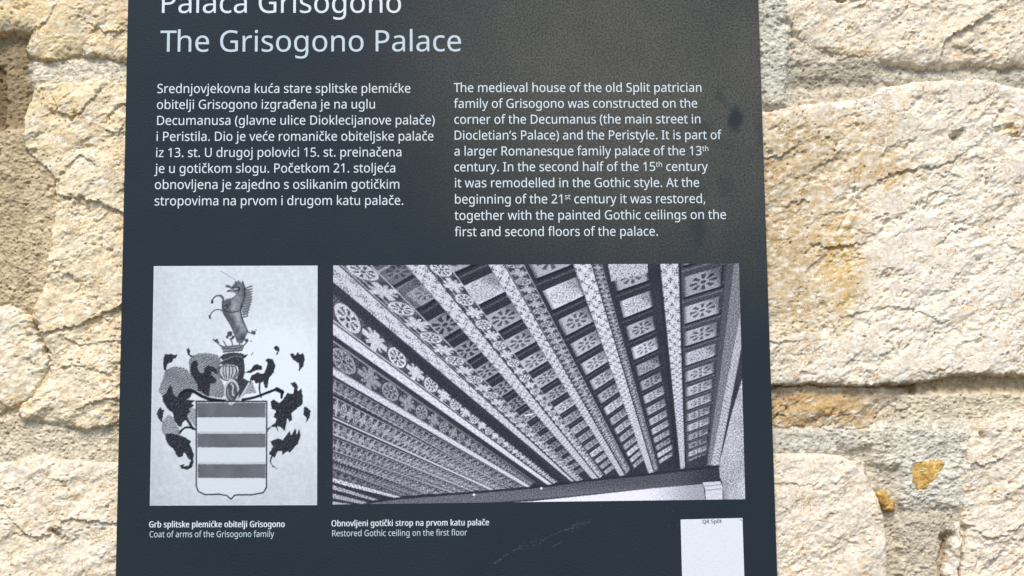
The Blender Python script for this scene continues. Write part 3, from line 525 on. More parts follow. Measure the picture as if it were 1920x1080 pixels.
t|289|212,50,192,50,222,50 245,53,233,51,256,54 272,59,265,56,272,41 272,5,272,23,264,1 240,-4,254,-2,226,-7 200,-8,213,-8,177,-8 138,4,157,-4,119,11 91,44,103,25,80,63 74,125,74,90,74,209 74,375,74,292,53,375 13,375,33,375,13,387 13,409,13,398,33,418 75,437,54,428,84,468 103,528,93,498,117,528 144,528,130,528,144,496 144,430,144,463,186,430 269,430,227,430,269,412 269,375,269,393,227,375 144,375,186,375,144,292 144,127,144,210,144,101 163,69,151,81,176,56
u|495|427,430,404,430,427,287 427,0,427,143,408,0 370,0,389,0,366,19 359,57,363,38,358,57 356,57,357,57,347,42 321,20,335,30,306,10 273,-1,291,3,256,-6 220,-8,238,-8,186,-8 134,8,157,-3,110,19 81,59,93,36,69,82 63,148,63,112,63,242 63,430,63,336,87,430 135,430,111,430,135,338 135,153,135,245,135,119 158,76,142,93,173,59 230,51,198,51,262,51 306,69,287,57,324,81 345,121,337,98,353,145 357,206,357,173,357,281 357,430,357,355,380,430
v|407|163,0,190,0,109,143 0,430,54,287,25,430 75,430,50,430,106,345 167,176,136,261,171,165 180,137,176,152,185,123 193,96,190,109,197,83 201,63,200,72,202,63 204,63,203,63,207,72 214,96,210,83,218,110 227,138,222,123,232,152 241,176,237,165,271,261 332,430,302,345,357,430 407,430,382,430,353,287 244,0,298,143,217,0
w|630|346,243,370,162,342,254 336,276,339,265,333,287 328,308,330,298,325,317 321,335,323,327,319,344 316,357,317,351,315,357 313,357,314,357,312,351 308,335,310,344,306,327 302,307,304,317,300,297 294,275,297,286,291,265 284,242,288,253,258,162 207,1,233,81,180,1 127,1,153,1,87,144 9,431,48,287,33,431 82,431,57,431,102,354 141,201,121,278,145,186 153,154,149,170,157,139 163,109,160,124,166,95 169,73,168,83,170,73 172,73,171,73,174,79 178,97,176,87,180,107 185,128,182,117,187,138 193,160,190,149,196,170 201,188,199,180,227,269 277,431,252,350,303,431 354,431,329,431,379,350 428,188,404,269,432,176 440,149,436,163,444,135 451,109,447,122,454,96 457,74,456,84,458,74 460,74,459,74,461,83 466,108,463,94,469,121 477,153,473,136,481,169 489,201,485,185,509,278 549,431,529,354,573,431 621,431,597,431,582,287 502,1,542,144,474,1 419,1,447,1,395,82
y|409|1,430,59,286,26,430 76,430,51,430,107,348 169,185,138,267,175,171 184,144,179,157,189,130 196,105,193,117,200,92 205,68,203,80,206,68 209,68,207,68,212,82 224,121,217,99,231,142 245,186,238,164,275,267 333,430,304,349,358,430 409,430,384,430,347,267 224,-59,285,104,214,-86 188,-130,202,-109,174,-150 138,-176,158,-165,119,-187 67,-192,95,-192,55,-192 34,-190,43,-192,24,-189 9,-186,16,-188,9,-167 9,-130,9,-149,15,-131 30,-133,22,-132,38,-134 56,-135,47,-135,73,-135 99,-126,87,-132,111,-119 130,-99,121,-111,138,-88 152,-59,146,-74,159,-40 174,-2,167,-21,116,142
z|377|346,0,346,18,241,0 31,0,136,0,31,16 31,47,31,31,108,156 262,375,185,266,190,375 45,375,117,375,45,393 45,430,45,412,143,430 340,430,242,430,340,412 340,377,340,395,264,269 112,55,188,162,190,55 346,55,268,55,346,36
ć|385|241,-8,265,-8,203,-8 139,15,169,0,109,31 69,87,86,55,53,120 44,213,44,162,44,265 71,342,53,308,88,375 142,415,112,399,173,430 245,438,207,438,267,438 309,431,288,436,329,426 358,415,346,421,351,395 337,356,344,376,324,361 292,370,309,365,275,374 244,376,259,376,215,376 172,358,191,370,154,345 131,303,140,327,122,279 117,213,117,249,117,179 131,126,122,150,140,102 172,71,153,84,190,59 240,53,213,53,263,53 302,60,284,55,320,65 351,78,336,71,351,57 351,15,351,36,337,8 304,-2,321,2,286,-6;346,606,346,609,342,599 326,579,335,590,316,568 296,546,306,557,285,534 263,513,274,523,252,502 232,486,241,493,216,486 185,486,201,486,185,489 185,496,185,492,193,506 211,532,202,518,221,546 239,575,230,560,248,589 261,614,256,603,290,614 346,614,318,614,346,612
č|385|241,-8,265,-8,203,-8 139,15,169,0,109,31 69,87,86,55,53,120 44,213,44,162,44,265 71,342,53,308,88,375 142,415,112,399,173,430 245,438,207,438,267,438 309,431,288,436,329,426 358,415,346,421,351,395 337,356,344,376,324,361 292,370,309,365,275,374 244,376,259,376,215,376 172,358,191,370,154,345 131,303,140,327,122,279 117,213,117,249,117,179 131,126,122,150,140,102 172,71,153,84,190,59 240,53,213,53,263,53 302,60,284,55,320,65 351,78,336,71,351,57 351,15,351,36,337,8 304,-2,321,2,286,-6;191,486,215,486,184,498 163,526,175,511,151,540 126,568,139,554,113,582 92,604,102,594,92,607 92,614,92,611,108,614 140,614,124,614,154,605 184,581,169,594,199,569 226,540,213,555,241,555 270,581,255,569,285,594 314,614,300,605,330,614 363,614,347,614,363,611 363,604,363,607,353,594 328,568,341,582,315,554 291,526,303,540,279,511 263,486,269,498,239,486
đ|495|221,-8,243,-8,167,-8 92,48,124,11,60,85 44,213,44,140,44,287 93,380,60,343,125,417 221,435,168,435,243,435 279,427,263,433,296,421 323,404,311,414,335,395 354,372,346,384,356,372 359,372,358,372,358,379 356,403,357,389,355,417 354,436,354,428,354,453 354,485,354,469,298,485 184,485,241,485,184,503 184,538,184,520,241,538 354,538,298,538,354,562 354,609,354,586,378,609 425,609,401,609,425,586 425,538,425,562,445,538 486,538,466,538,486,520 486,485,486,503,466,485 425,485,445,485,425,323 425,0,425,162,406,0 367,0,387,0,364,19 357,58,360,38,356,58 354,58,355,58,345,45 322,24,335,34,310,15 279,1,296,7,262,-5;233,51,194,51,277,51 328,87,309,63,346,112 355,199,355,149,355,203 355,213,355,208,355,267 329,335,346,307,311,363 231,377,279,377,193,377 146,333,165,362,127,303 118,212,118,263,118,160 146,93,127,121,165,65
’|140|131,564,129,567,126,545 112,503,120,525,105,481 88,437,97,459,79,416 62,376,70,395,44,376 10,376,27,376,13,391 21,424,17,407,25,441 32,476,29,459,36,493 42,527,39,510,45,543 50,573,48,559,75,573 125,573,100,573,127,570
 |208|
'''

# ------------------------------------------------------------------ the board
XL = float(np.mean([wall(241, 0)[0], wall(226.2, 530)[0], wall(218, 1075)[0]]))
XR = float(np.mean([wall(1421, 2)[0], wall(1441, 530)[0], wall(1457.5, 1070)[0]]))
YT = float(wall(800, -118)[1]); YB = float(wall(800, 1262)[1])
TH = 10 * S


def board_material():
    m, nt, b = new_mat('slate_blue_board', 0.36, 0.13)
    tc = N(nt, 'ShaderNodeTexCoord')
    n = N(nt, 'ShaderNodeTexNoise'); n.inputs['Scale'].default_value = 850; n.inputs['Detail'].default_value = 3; n.inputs['Roughness'].default_value = .6
    n2 = N(nt, 'ShaderNodeTexNoise'); n2.inputs['Scale'].default_value = 14; n2.inputs['Detail'].default_value = 5; n2.inputs['Distortion'].default_value = .6
    for q in (n, n2): nt.links.new(tc.outputs['Object'], q.inputs['Vector'])
    bp = N(nt, 'ShaderNodeBump'); bp.inputs['Strength'].default_value = .55; bp.inputs['Distance'].default_value = .0004
    nt.links.new(n.outputs['Fac'], bp.inputs['Height']); nt.links.new(bp.outputs['Normal'], b.inputs['Normal'])
    cr = N(nt, 'ShaderNodeValToRGB'); cr.color_ramp.elements[0].position = .3; cr.color_ramp.elements[1].position = .7
    cr.color_ramp.elements[0].color = (.014, .023, .035, 1); cr.color_ramp.elements[1].color = (.018, .027, .037, 1)
    nt.links.new(n2.outputs['Fac'], cr.inputs['Fac'])
    # soft dark spots that keep the plain board colour
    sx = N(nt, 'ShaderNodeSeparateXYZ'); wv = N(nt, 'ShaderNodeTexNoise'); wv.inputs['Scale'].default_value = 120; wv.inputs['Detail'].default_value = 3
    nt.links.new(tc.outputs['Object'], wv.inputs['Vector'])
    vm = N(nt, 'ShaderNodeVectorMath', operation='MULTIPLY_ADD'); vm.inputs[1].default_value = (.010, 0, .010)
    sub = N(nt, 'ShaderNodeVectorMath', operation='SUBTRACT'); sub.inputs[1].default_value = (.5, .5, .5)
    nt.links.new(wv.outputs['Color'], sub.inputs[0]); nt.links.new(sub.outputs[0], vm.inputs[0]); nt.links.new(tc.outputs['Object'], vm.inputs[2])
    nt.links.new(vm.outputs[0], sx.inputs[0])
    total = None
    for px, py, rx, ry, ang, st in DARK_SPOTS:
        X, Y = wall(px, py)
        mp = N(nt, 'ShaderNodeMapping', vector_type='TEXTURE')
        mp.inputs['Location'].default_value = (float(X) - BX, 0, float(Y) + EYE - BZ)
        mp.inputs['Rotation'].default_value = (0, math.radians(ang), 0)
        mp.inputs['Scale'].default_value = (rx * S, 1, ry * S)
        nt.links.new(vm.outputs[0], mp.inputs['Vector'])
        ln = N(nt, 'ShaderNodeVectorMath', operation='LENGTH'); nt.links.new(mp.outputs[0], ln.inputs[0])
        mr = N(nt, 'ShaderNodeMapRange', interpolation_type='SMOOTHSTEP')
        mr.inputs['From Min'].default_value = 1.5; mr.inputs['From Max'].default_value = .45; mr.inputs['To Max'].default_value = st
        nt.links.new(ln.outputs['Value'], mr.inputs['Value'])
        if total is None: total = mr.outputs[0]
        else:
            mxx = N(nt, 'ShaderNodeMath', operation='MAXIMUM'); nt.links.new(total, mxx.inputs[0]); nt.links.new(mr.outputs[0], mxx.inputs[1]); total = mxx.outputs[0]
    # upper-right sheen painted into the base colour, left out at the dark spots
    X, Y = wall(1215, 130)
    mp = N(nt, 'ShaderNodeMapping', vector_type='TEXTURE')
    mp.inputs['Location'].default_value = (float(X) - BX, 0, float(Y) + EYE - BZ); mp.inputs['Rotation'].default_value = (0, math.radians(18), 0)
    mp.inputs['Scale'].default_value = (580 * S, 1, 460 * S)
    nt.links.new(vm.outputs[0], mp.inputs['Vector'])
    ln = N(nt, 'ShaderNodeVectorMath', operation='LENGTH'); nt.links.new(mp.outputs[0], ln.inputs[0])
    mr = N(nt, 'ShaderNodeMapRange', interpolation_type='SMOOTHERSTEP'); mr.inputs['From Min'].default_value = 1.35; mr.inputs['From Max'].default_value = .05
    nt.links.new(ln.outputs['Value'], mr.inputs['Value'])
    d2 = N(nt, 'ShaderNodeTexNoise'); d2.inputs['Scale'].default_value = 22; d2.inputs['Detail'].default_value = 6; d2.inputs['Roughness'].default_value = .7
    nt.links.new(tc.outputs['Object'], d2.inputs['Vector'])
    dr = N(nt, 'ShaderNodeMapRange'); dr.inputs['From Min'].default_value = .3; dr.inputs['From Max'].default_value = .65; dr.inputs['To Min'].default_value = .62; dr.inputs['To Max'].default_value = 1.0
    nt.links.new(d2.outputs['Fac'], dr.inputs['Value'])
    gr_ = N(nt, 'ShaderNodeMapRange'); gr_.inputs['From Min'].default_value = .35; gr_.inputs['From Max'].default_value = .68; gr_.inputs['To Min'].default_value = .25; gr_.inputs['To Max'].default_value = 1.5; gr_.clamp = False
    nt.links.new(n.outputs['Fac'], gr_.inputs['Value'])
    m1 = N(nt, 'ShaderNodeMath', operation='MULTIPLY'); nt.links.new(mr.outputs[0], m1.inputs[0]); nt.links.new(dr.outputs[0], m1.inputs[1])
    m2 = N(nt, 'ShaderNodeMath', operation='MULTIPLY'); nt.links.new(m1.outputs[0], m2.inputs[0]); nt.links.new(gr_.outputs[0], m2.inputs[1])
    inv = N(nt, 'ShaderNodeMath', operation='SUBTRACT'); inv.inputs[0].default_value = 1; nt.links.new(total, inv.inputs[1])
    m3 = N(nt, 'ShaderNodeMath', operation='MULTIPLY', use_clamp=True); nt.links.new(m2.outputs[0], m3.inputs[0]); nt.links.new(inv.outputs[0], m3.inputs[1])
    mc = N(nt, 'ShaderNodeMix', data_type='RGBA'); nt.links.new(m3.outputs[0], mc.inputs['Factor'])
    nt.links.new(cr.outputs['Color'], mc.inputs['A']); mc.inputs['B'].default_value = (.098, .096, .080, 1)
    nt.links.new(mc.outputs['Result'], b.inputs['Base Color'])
    return m


DARK_SPOTS = [(1380, 224, 15, 24, 0, .9), (1352, 184, 20, 7, 40, .4), (1346, 166, 10, 8, 0, .25), (1360, 352, 15, 22, 0, .3), (1306, 350, 14, 34, 0, .35), (1308, 425, 13, 40, 0, .5), (1426, 250, 9, 30, 0, .35), (1318, 240, 22, 14, 30, .35), (1350, 262, 30, 8, 35, .25)]
board = empty('information_sign', (0, 0, EYE), label='dark slate board with white bilingual text, a coat of arms and ceiling photo', category='sign')
BX, BZ = 0.0, EYE
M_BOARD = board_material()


def slab(name, corners, z0, z1, r, mat, parent=None, **props):
    """thin plate with a rounded front rim; corners (X, Y) anticlockwise seen from the front"""
    c = np.array(corners, float); m = c.mean(0)
    dirs = []
    n = len(c)
    for i in range(n):
        a = c[i] - c[i - 1]; b = c[(i + 1) % n] - c[i]
        na = np.array([-a[1], a[0]]) / np.hypot(*a); nb = np.array([-b[1], b[0]]) / np.hypot(*b)
        d = na + nb; dirs.append(d / (1 + na @ nb))
    dirs = np.array(dirs)
    rings = [(0, z0)] + [(r * (1 - math.cos(t)), z1 - r + r * math.sin(t)) for t in np.linspace(0, math.pi / 2, 4)]
    co = np.concatenate([world((c + dirs * q)[:, 0], (c + dirs * q)[:, 1], zz) for q, zz in rings])
    me = bpy.data.meshes.new(name)
    F = []
    for k in range(len(rings) - 1):
        for i in range(n):
            j = (i + 1) % n
            F.append((k * n + i, k * n + j, (k + 1) * n + j, (k + 1) * n + i))
    F.append(tuple(range((len(rings) - 1) * n, len(rings) * n))); F.append(tuple(reversed(range(n))))
    if parent is not None: co = co - np.array(parent.location)
    me.from_pydata([tuple(v) for v in co], [], F); me.materials.append(mat); me.update()
    return link(bpy.data.objects.new(name, me), parent, **props)


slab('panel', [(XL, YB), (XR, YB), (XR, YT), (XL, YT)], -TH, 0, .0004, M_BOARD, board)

# ------------------------------------------------------------------ lettering
GLYPH = {}
for row in FONT.strip('\n').split('\n'):
    ch, adv, sp = row.split('|', 2)
    GLYPH[ch] = (int(adv), [[tuple(int(v) for v in p.split(',')) for p in s.split()] for s in sp.split(';') if s])
CAP = 573.0


FILLED = {}


def filled(ch):
    """flat filled outline of one character, in thousandths of the type size"""
    if ch in FILLED: return FILLED[ch]
    cur = bpy.data.curves.new('outline', 'CURVE'); cur.dimensions = '2D'; cur.fill_mode = 'FRONT'; cur.resolution_u = 5
    for s in GLYPH[ch][1]:
        q = cur.splines.new('BEZIER'); q.bezier_points.add(len(s) - 1); q.use_cyclic_u = True
        for bpnt, p in zip(q.bezier_points, s):
            bpnt.handle_left_type = bpnt.handle_right_type = 'FREE'
            bpnt.co = (p[0] / 100, p[1] / 100, 0); bpnt.handle_left = (p[2] / 100, p[3] / 100, 0); bpnt.handle_right = (p[4] / 100, p[5] / 100, 0)
    tmp = bpy.data.objects.new('outline', cur); COL.objects.link(tmp)
    dg = bpy.context.evaluated_depsgraph_get(); dg.update()
    me = bpy.data.meshes.new_from_object(tmp.evaluated_get(dg)); me.calc_loop_triangles()
    co = np.zeros(len(me.vertices) * 3, np.float32); me.vertices.foreach_get('co', co)
    t = np.zeros(len(me.loop_triangles) * 3, np.int32); me.loop_triangles.foreach_get('vertices', t)
    bpy.data.objects.remove(tmp); bpy.data.curves.remove(cur); bpy.data.meshes.remove(me)
    FILLED[ch] = (co.reshape(-1, 3)[:, :2] * 100, t.reshape(-1, 3))
    return FILLED[ch]


def lettering(text, x0, b0, x1, b1, cap, mat, parent, z=.00006, bold=0.0):
    """text between photo points (x0,b0) and (x1,b1) on its baseline; cap height in photo pixels; ^..^ raises"""
    X0, Y0 = wall(x0, b0, 0); X1, Y1 = wall(x1, b1, 0)
    pen = 0; sup = False; prev = ''; co = []; tri = []; n = 0
    for ch in text:
        if ch == '^': sup = not sup; continue
        k, dy = (.58, 262) if sup else (1.0, 0)
        if prev + ch == 'Th': pen -= 40
        if ch != ' ':
            v, t = filled(ch)
            for j, sh in enumerate((-bold, 0, bold) if bold else (0,)):
                w = np.empty((len(v), 3)); w[:, :2] = v * k + np.array([pen + sh, dy]); w[:, 2] = j
                co.append(w); tri.append(t + n); n += len(v)
        pen += GLYPH[ch][0] * k + (bold if bold else 0); prev = ch
    co = np.concatenate(co); tri = np.concatenate(tri)
    lo, hi = co[:, 0].min(), co[:, 0].max(); k = (co[:, 0] - lo) / (hi - lo)
    X = X0 + (X1 - X0) * k; Y = Y0 + (Y1 - Y0) * k + co[:, 1] * cap * S / CAP
    return mesh_obj('text_line', world(X, Y, z + co[:, 2] * .00002), tri, mat, parent, False)


def paint(name, col, rough=.5, var=.06):
    m, nt, b = new_mat(name, rough, .4)
    tc = N(nt, 'ShaderNodeTexCoord'); n = N(nt, 'ShaderNodeTexNoise'); n.inputs['Scale'].default_value = 900; n.inputs['Detail'].default_value = 2
    cr = N(nt, 'ShaderNodeValToRGB'); cr.color_ramp.elements[0].position = .35; cr.color_ramp.elements[1].position = .65
    cr.color_ramp.elements[0].color = (*[c * (1 - var * 2) for c in col], 1); cr.color_ramp.elements[1].color = (*col, 1)
    nt.links.new(tc.outputs['Object'], n.inputs['Vector']); nt.links.new(n.outputs['Fac'], cr.inputs['Fac']); nt.links.new(cr.outputs['Color'], b.inputs['Base Color'])
    bp = N(nt, 'ShaderNodeBump'); bp.inputs['Strength'].default_value = .4; bp.inputs['Distance'].default_value = .0002
    nt.links.new(n.outputs['Fac'], bp.inputs['Height']); nt.links.new(bp.outputs['Normal'], b.inputs['Normal'])
    return m


M_WHITE = paint('white_print', (.64, .73, .80)); M_BLUE = paint('pale_blue_print', (.50, .61, .70))
M_INK = paint('black_ink', (.015, .015, .02)); M_STICKER = paint('white_vinyl', (.66, .70, .77), .4, .02)

for t in [
 ("Palača Grisogono", 303.5, 24.3, 751.9, 23.8, 41.5, M_WHITE), ("The Grisogono Palace", 300.3, 97, 864.4, 96, 41.5, M_BLUE),
 ("Srednjovjekovna kuća stare splitske plemićke", 295, 174.5, 769.5, 173.8), ("obitelji Grisogono izgrađena je na uglu", 294.3, 204.4, 703, 203.5),
 ("Decumanusa (glavne ulice Dioklecijanove palače)", 294.6, 234.3, 815, 233.3), ("i Peristila. Dio je veće romaničke obiteljske palače", 293.6, 264.3, 812.7, 263.5),
 ("iz 13. st. U drugoj polovici 15. st. preinačena", 292.7, 294.6, 752.5, 293.3), ("je u gotičkom slogu. Početkom 21. stoljeća", 289.4, 324.3, 741, 323.2),
 ("obnovljena je zajedno s oslikanim gotičkim", 290.4, 354.6, 748.6, 353.7), ("stropovima na prvom i drugom katu palače.", 290, 385.2, 756, 384),
 ("The medieval house of the old Split patrician", 850.9, 172.6, 1315.3, 172.2), ("family of Grisogono was constructed on the", 851.2, 202.4, 1307.3, 201.8),
 ("corner of the Decumanus (the main street in", 852, 232.1, 1313.3, 231.3), ("Diocletian’s Palace) and the Peristyle. It is part of", 852.6, 261.9, 1353.3, 261),
 ("a larger Romanesque family palace of the 13^th^", 852, 291.7, 1328.3, 290.9), ("century. In the second half of the 15^th^ century", 852, 321.3, 1327.4, 320.4),
 ("it was remodelled in the Gothic style. At the", 853.2, 351.4, 1311, 350.5), ("beginning of the 21^st^ century it was restored,", 853.2, 381.9, 1322.5, 380.7),
 ("together with the painted Gothic ceilings on the", 852.3, 412.4, 1361.3, 410.6), ("first and second floors of the palace.", 852.6, 443, 1233.5, 441.9),
 ("Grb splitske plemićke obitelji Grisogono", 279.5, 988.9, 534, 988.2, 11.0, M_WHITE, 26), ("Coat of arms of the Grisogono family", 280.4, 1007.4, 514, 1006.7, 11.0, M_BLUE, 0),
 ("Obnovljeni gotički strop na prvom katu palače", 621.5, 987, 917, 984.8, 11.0, M_WHITE, 20), ("Restored Gothic ceiling on the first floor", 622.8, 1005.6, 875.8, 1003.9, 11.0, M_BLUE, 0),
]:
    if len(t) == 5: t = t + (17.6, M_WHITE)
    lettering(t[0], t[1], t[2], t[3], t[4], t[5], t[6], board, bold=t[7] if len(t) > 7 else 0)

# ------------------------------------------------------------------ printed pictures (flat prints drawn point by point)
class Print:
    def __init__(s, corners, nx, ny):
        # corners in photo px: TL, TR, BR, BL
        s.nx, s.ny, s.c = nx, ny, np.array(corners, float)
        u, v = np.meshgrid((np.arange(nx * 2) + .5) / (nx * 2), (np.arange(ny * 2) + .5) / (ny * 2))
        c = s.c
        P = (c[0] * ((1 - u) * (1 - v))[..., None] + c[1] * (u * (1 - v))[..., None] + c[2] * (u * v)[..., None] + c[3] * ((1 - u) * v)[..., None])
        s.X, s.Y = P[..., 0], P[..., 1]
        s.v = np.full(s.X.shape, .8); s.u_, s.v_ = u, v

    def fill(s, poly, val, alpha=1.0, rough=0.0):
        x, y = s.X, s.Y
        if rough: x = x + rough * s.jx; y = y + rough * s.jy
        p = np.array(poly, float)
        m = inside(p, x, y)
        vv = val[m] if isinstance(val, np.ndarray) else val
        s.v[m] = s.v[m] * (1 - alpha) + vv * alpha

    def stroke(s, pts, w, val, alpha=1.0, rough=0.0, smooth=True):
        p = np.array(pts, float)
        if smooth and len(p) > 2: p = chaikin(p, 2, False)
        R = w + 6
        m = (s.X > p[:, 0].min() - R) & (s.X < p[:, 0].max() + R) & (s.Y > p[:, 1].min() - R) & (s.Y < p[:, 1].max() + R)
        if not m.any(): return
        x = s.X[m] + rough * s.jx[m]; y = s.Y[m] + rough * s.jy[m]
        d = seg_dist(p, x, y)
        a = np.clip((w / 2 - d) / .6 + .5, 0, 1) * alpha
        s.v[m] = s.v[m] * (1 - a) + val * a

    def jitter(s, seed):
        s.jx = gnoise(s.X / 2.6, s.Y / 2.6, seed) + .5 * gnoise(s.X / 7, s.Y / 7, seed + 3)
        s.jy = gnoise(s.X / 2.6, s.Y / 2.6, seed + 1) + .5 * gnoise(s.X / 7, s.Y / 7, seed + 4)

    def build(s, dark, light, parent, mat, z, name='printed_picture', mid=None, **props):
        ny, nx = s.ny, s.nx
        v = s.v.reshape(ny, 2, nx, 2).mean((1, 3))
        v = np.clip(v, 0, 1)[..., None] ** 2.1
        C = np.array(dark) * (1 - v) + np.array(light) * v
        if mid is not None: C = C * (1 - mid[0].reshape(ny, 2, nx, 2).mean((1, 3))[..., None] * (1 - np.array(mid[1])))
        # stretch the outermost points to the print's true edge
        U, V = np.meshgrid(np.linspace(0, 1, nx), np.linspace(0, 1, ny)); c = s.c
        P = (c[0] * ((1 - U) * (1 - V))[..., None] + c[1] * (U * (1 - V))[..., None] + c[2] * (U * V)[..., None] + c[3] * ((1 - U) * V)[..., None])
        X, Y = wall(P[..., 0].ravel(), P[..., 1].ravel(), 0)
        i = np.arange(nx * ny).reshape(ny, nx)
        f = np.stack([i[1:, :-1], i[1:, 1:], i[:-1, 1:], i[:-1, :-1]], -1).reshape(-1, 4)
        return mesh_obj(name, world(X, Y, z), f, mat, parent, False, C.reshape(-1, 3), **props)


def print_material():
    m, nt, b = new_mat('printed_ink', .6, .03)
    at = N(nt, 'ShaderNodeAttribute', attribute_name='tone'); nt.links.new(at.outputs['Color'], b.inputs['Base Color'])
    tc = N(nt, 'ShaderNodeTexCoord'); n = N(nt, 'ShaderNodeTexNoise'); n.inputs['Scale'].default_value = 760
    bp = N(nt, 'ShaderNodeBump'); bp.inputs['Strength'].default_value = .4; bp.inputs['Distance'].default_value = .0002
    nt.links.new(tc.outputs['Object'], n.inputs['Vector']); nt.links.new(n.outputs['Fac'], bp.inputs['Height']); nt.links.new(bp.outputs['Normal'], b.inputs['Normal'])
    return m


M_PRINT = print_material()

# ---- the coat of arms
A1 = Print([(288.4, 499), (595.4, 498), (594.4, 947), (281, 948)], 250, 364)
A1.jitter(201)
gr = gnoise(A1.X / 1.7, A1.Y / 1.7, 211); gr2 = fbm(A1.X / 30, A1.Y / 30, 3, 212)
hatch = np.sin((A1.X * .55 + A1.Y * .9) * 1.5 + 2 * gnoise(A1.X / 5, A1.Y / 5, 214))
paper = .93 + .03 * gr + .03 * gr2 - .07 * sstep(780, 960, A1.Y) - .05 * sstep(.22, 0, A1.u_) + .05 * fbm(A1.X / 9, A1.Y / 9, 2, 218) + .0 * hatch
blob = sstep(120, 40, np.hypot((A1.X - 515) * .8, (A1.Y - 690))) * .10
A1.v = paper + blob
z1 = lambda L: [(270 + u / 4.697, 490 + v / 4.697) for u, v in L]
z2 = lambda L: [(270 + u / 4.697, 630 + v / 4.697) for u, v in L]
z3 = lambda L: [(270 + u / 4.697, 800 + v / 4.697) for u, v in L]
DK = np.clip(.09 + .14 * hatch * (hatch > 0) + .26 * (gr > .38), 0, 1)
GR = np.clip(.54 + .30 * gr + .10 * hatch + .10 * gr2, 0, 1)
HORSE = np.clip(.62 + .10 * gr + .22 * sstep(0, 14, seg_dist(z1([(800, 200), (820, 330), (800, 420), (870, 600)]), A1.X, A1.Y)) * -1 + .22 * fbm(A1.X / 9, A1.Y / 9, 2, 216), 0, 1)
# horse crest
for k in range(8):
    t = k / 7; u = 678 + t * 122; v = 88 + t * 78
    A1.stroke(z1([(u, v), (u + 7, v + 4)]), 1.0, .35)
A1.fill(z1([(895, 240), (935, 262), (950, 330), (935, 400), (905, 470), (875, 485), (862, 440), (885, 380), (895, 310)]), .52, .8, 1)
for y in range(228, 490, 23):
    dx = 62 if y < 350 else 62 - (y - 350) * .32
    A1.stroke(z1([(888 - (y - 228) * .08, y + 12), (915, y + 4), (888 + dx, y - 8)]), 2.4, .40, 1, .4)
A1.fill(z1([(805, 185), (835, 168), (858, 195), (868, 172), (886, 215), (902, 262), (900, 330), (875, 395), (857, 440), (864, 500), (887, 570), (917, 622), (902, 655), (882, 690), (865, 725), (822, 715), (803, 650), (783, 600), (757, 555), (722, 510), (700, 465), (684, 440), (688, 400), (695, 350), (725, 340), (770, 335), (800, 315), (812, 292), (785, 275), (760, 272), (722, 270), (735, 257), (775, 250), (750, 238), (720, 232), (715, 212), (740, 208), (775, 225), (788, 205)]), HORSE, 1, .5)
for L, w in (([(868, 180), (890, 240), (880, 330), (845, 420), (862, 500), (915, 620)], 2.2), ([(700, 460), (760, 555), (800, 650), (822, 712)], 1.6), ([(690, 350), (690, 430), (760, 455), (830, 440)], 2.0), ([(700, 400), (730, 380), (735, 405)], 3.0), ([(780, 235), (830, 225), (850, 250), (800, 265)], 3.2), ([(812, 292), (835, 270), (845, 240)], 2.0), ([(805, 185), (822, 205), (800, 215)], 3.0), ([(720, 335), (780, 330), (812, 300)], 1.4)):
    A1.stroke(z1(L), w, .16, .75, .5)
A1.stroke(z1([(705, 360), (688, 318), (655, 300), (618, 318), (600, 352)]), 2.6, .32); A1.fill(z1([(590, 345), (612, 350), (608, 378), (592, 372)]), .15)
A1.stroke(z1([(700, 350), (700, 320), (672, 300)]), 3.2, .40)
A1.stroke(z1([(692, 440), (665, 424), (622, 430), (592, 458), (580, 495)]), 1.9, .30); A1.stroke(z1([(578, 482), (583, 502)]), 3.2, .2)
# crown
for u, v, r in ((755, 640, 5.2), (733, 668, 2.8), (785, 668, 3), (768, 685, 3), (640, 702, 3.6), (615, 692, 1.8), (652, 715, 2.4), (905, 700, 3.6), (942, 704, 1.8), (885, 690, 2.4), (965, 630, 3.8), (985, 608, 1.4), (950, 612, 1.4)):
    c = z1([(u, v)])[0]; d = np.hypot(A1.X - c[0] + A1.jx, A1.Y - c[1] + A1.jy); m = d < r; A1.v[m] = np.clip(.32 + .3 * gr[m], 0, 1)
A1.stroke(z1([(912, 622), (960, 640)]), 2.4, .35)
for L in ([(645, 715), (680, 748), (692, 775)], [(905, 715), (875, 745), (865, 780)], [(770, 690), (780, 740)], [(725, 745), (700, 705)], [(830, 700), (845, 740)]): A1.stroke(z1(L), 2.4, .42)
A1.fill(z1([(668, 740), (705, 752), (780, 742), (830, 748), (872, 735), (866, 790), (780, 800), (700, 802), (690, 780)]), np.clip(.55 + .25 * gr, 0, 1), 1, .5)
for L in ([(690, 765), (780, 775), (866, 758)], [(695, 802), (780, 790), (862, 786)], [(672, 742), (720, 756), (780, 745), (870, 738)]): A1.stroke(z1(L), 1.7, .22)
# grey mantling, then the black leaves
A1.fill(chaikin(z2([(128, 485), (150, 420), (172, 360), (195, 300), (245, 275), (300, 268), (380, 290), (405, 340), (392, 230), (410, 190), (450, 160), (550, 150), (640, 165), (665, 180), (680, 240), (660, 280), (655, 350), (700, 420), (720, 545), (600, 535), (540, 520), (450, 470), (350, 470), (330, 540), (250, 560), (180, 570), (158, 520)]), 1), GR, 1, 1.6)
A1.fill(z2([(890, 440), (955, 408), (988, 500), (890, 515), (860, 540)]), np.clip(GR + .12, 0, 1), 1, 1)
A1.fill(chaikin(z2([(155, 820), (165, 760), (195, 705), (250, 695), (275, 760), (305, 810), (335, 850), (310, 872), (200, 892), (168, 860)]), 1), np.clip(GR + .05, 0, 1), 1, 1.6)
A1.fill(z2([(395, 620), (455, 640), (455, 800), (420, 760), (380, 690)]), np.clip(GR + .1, 0, 1), 1, 1)
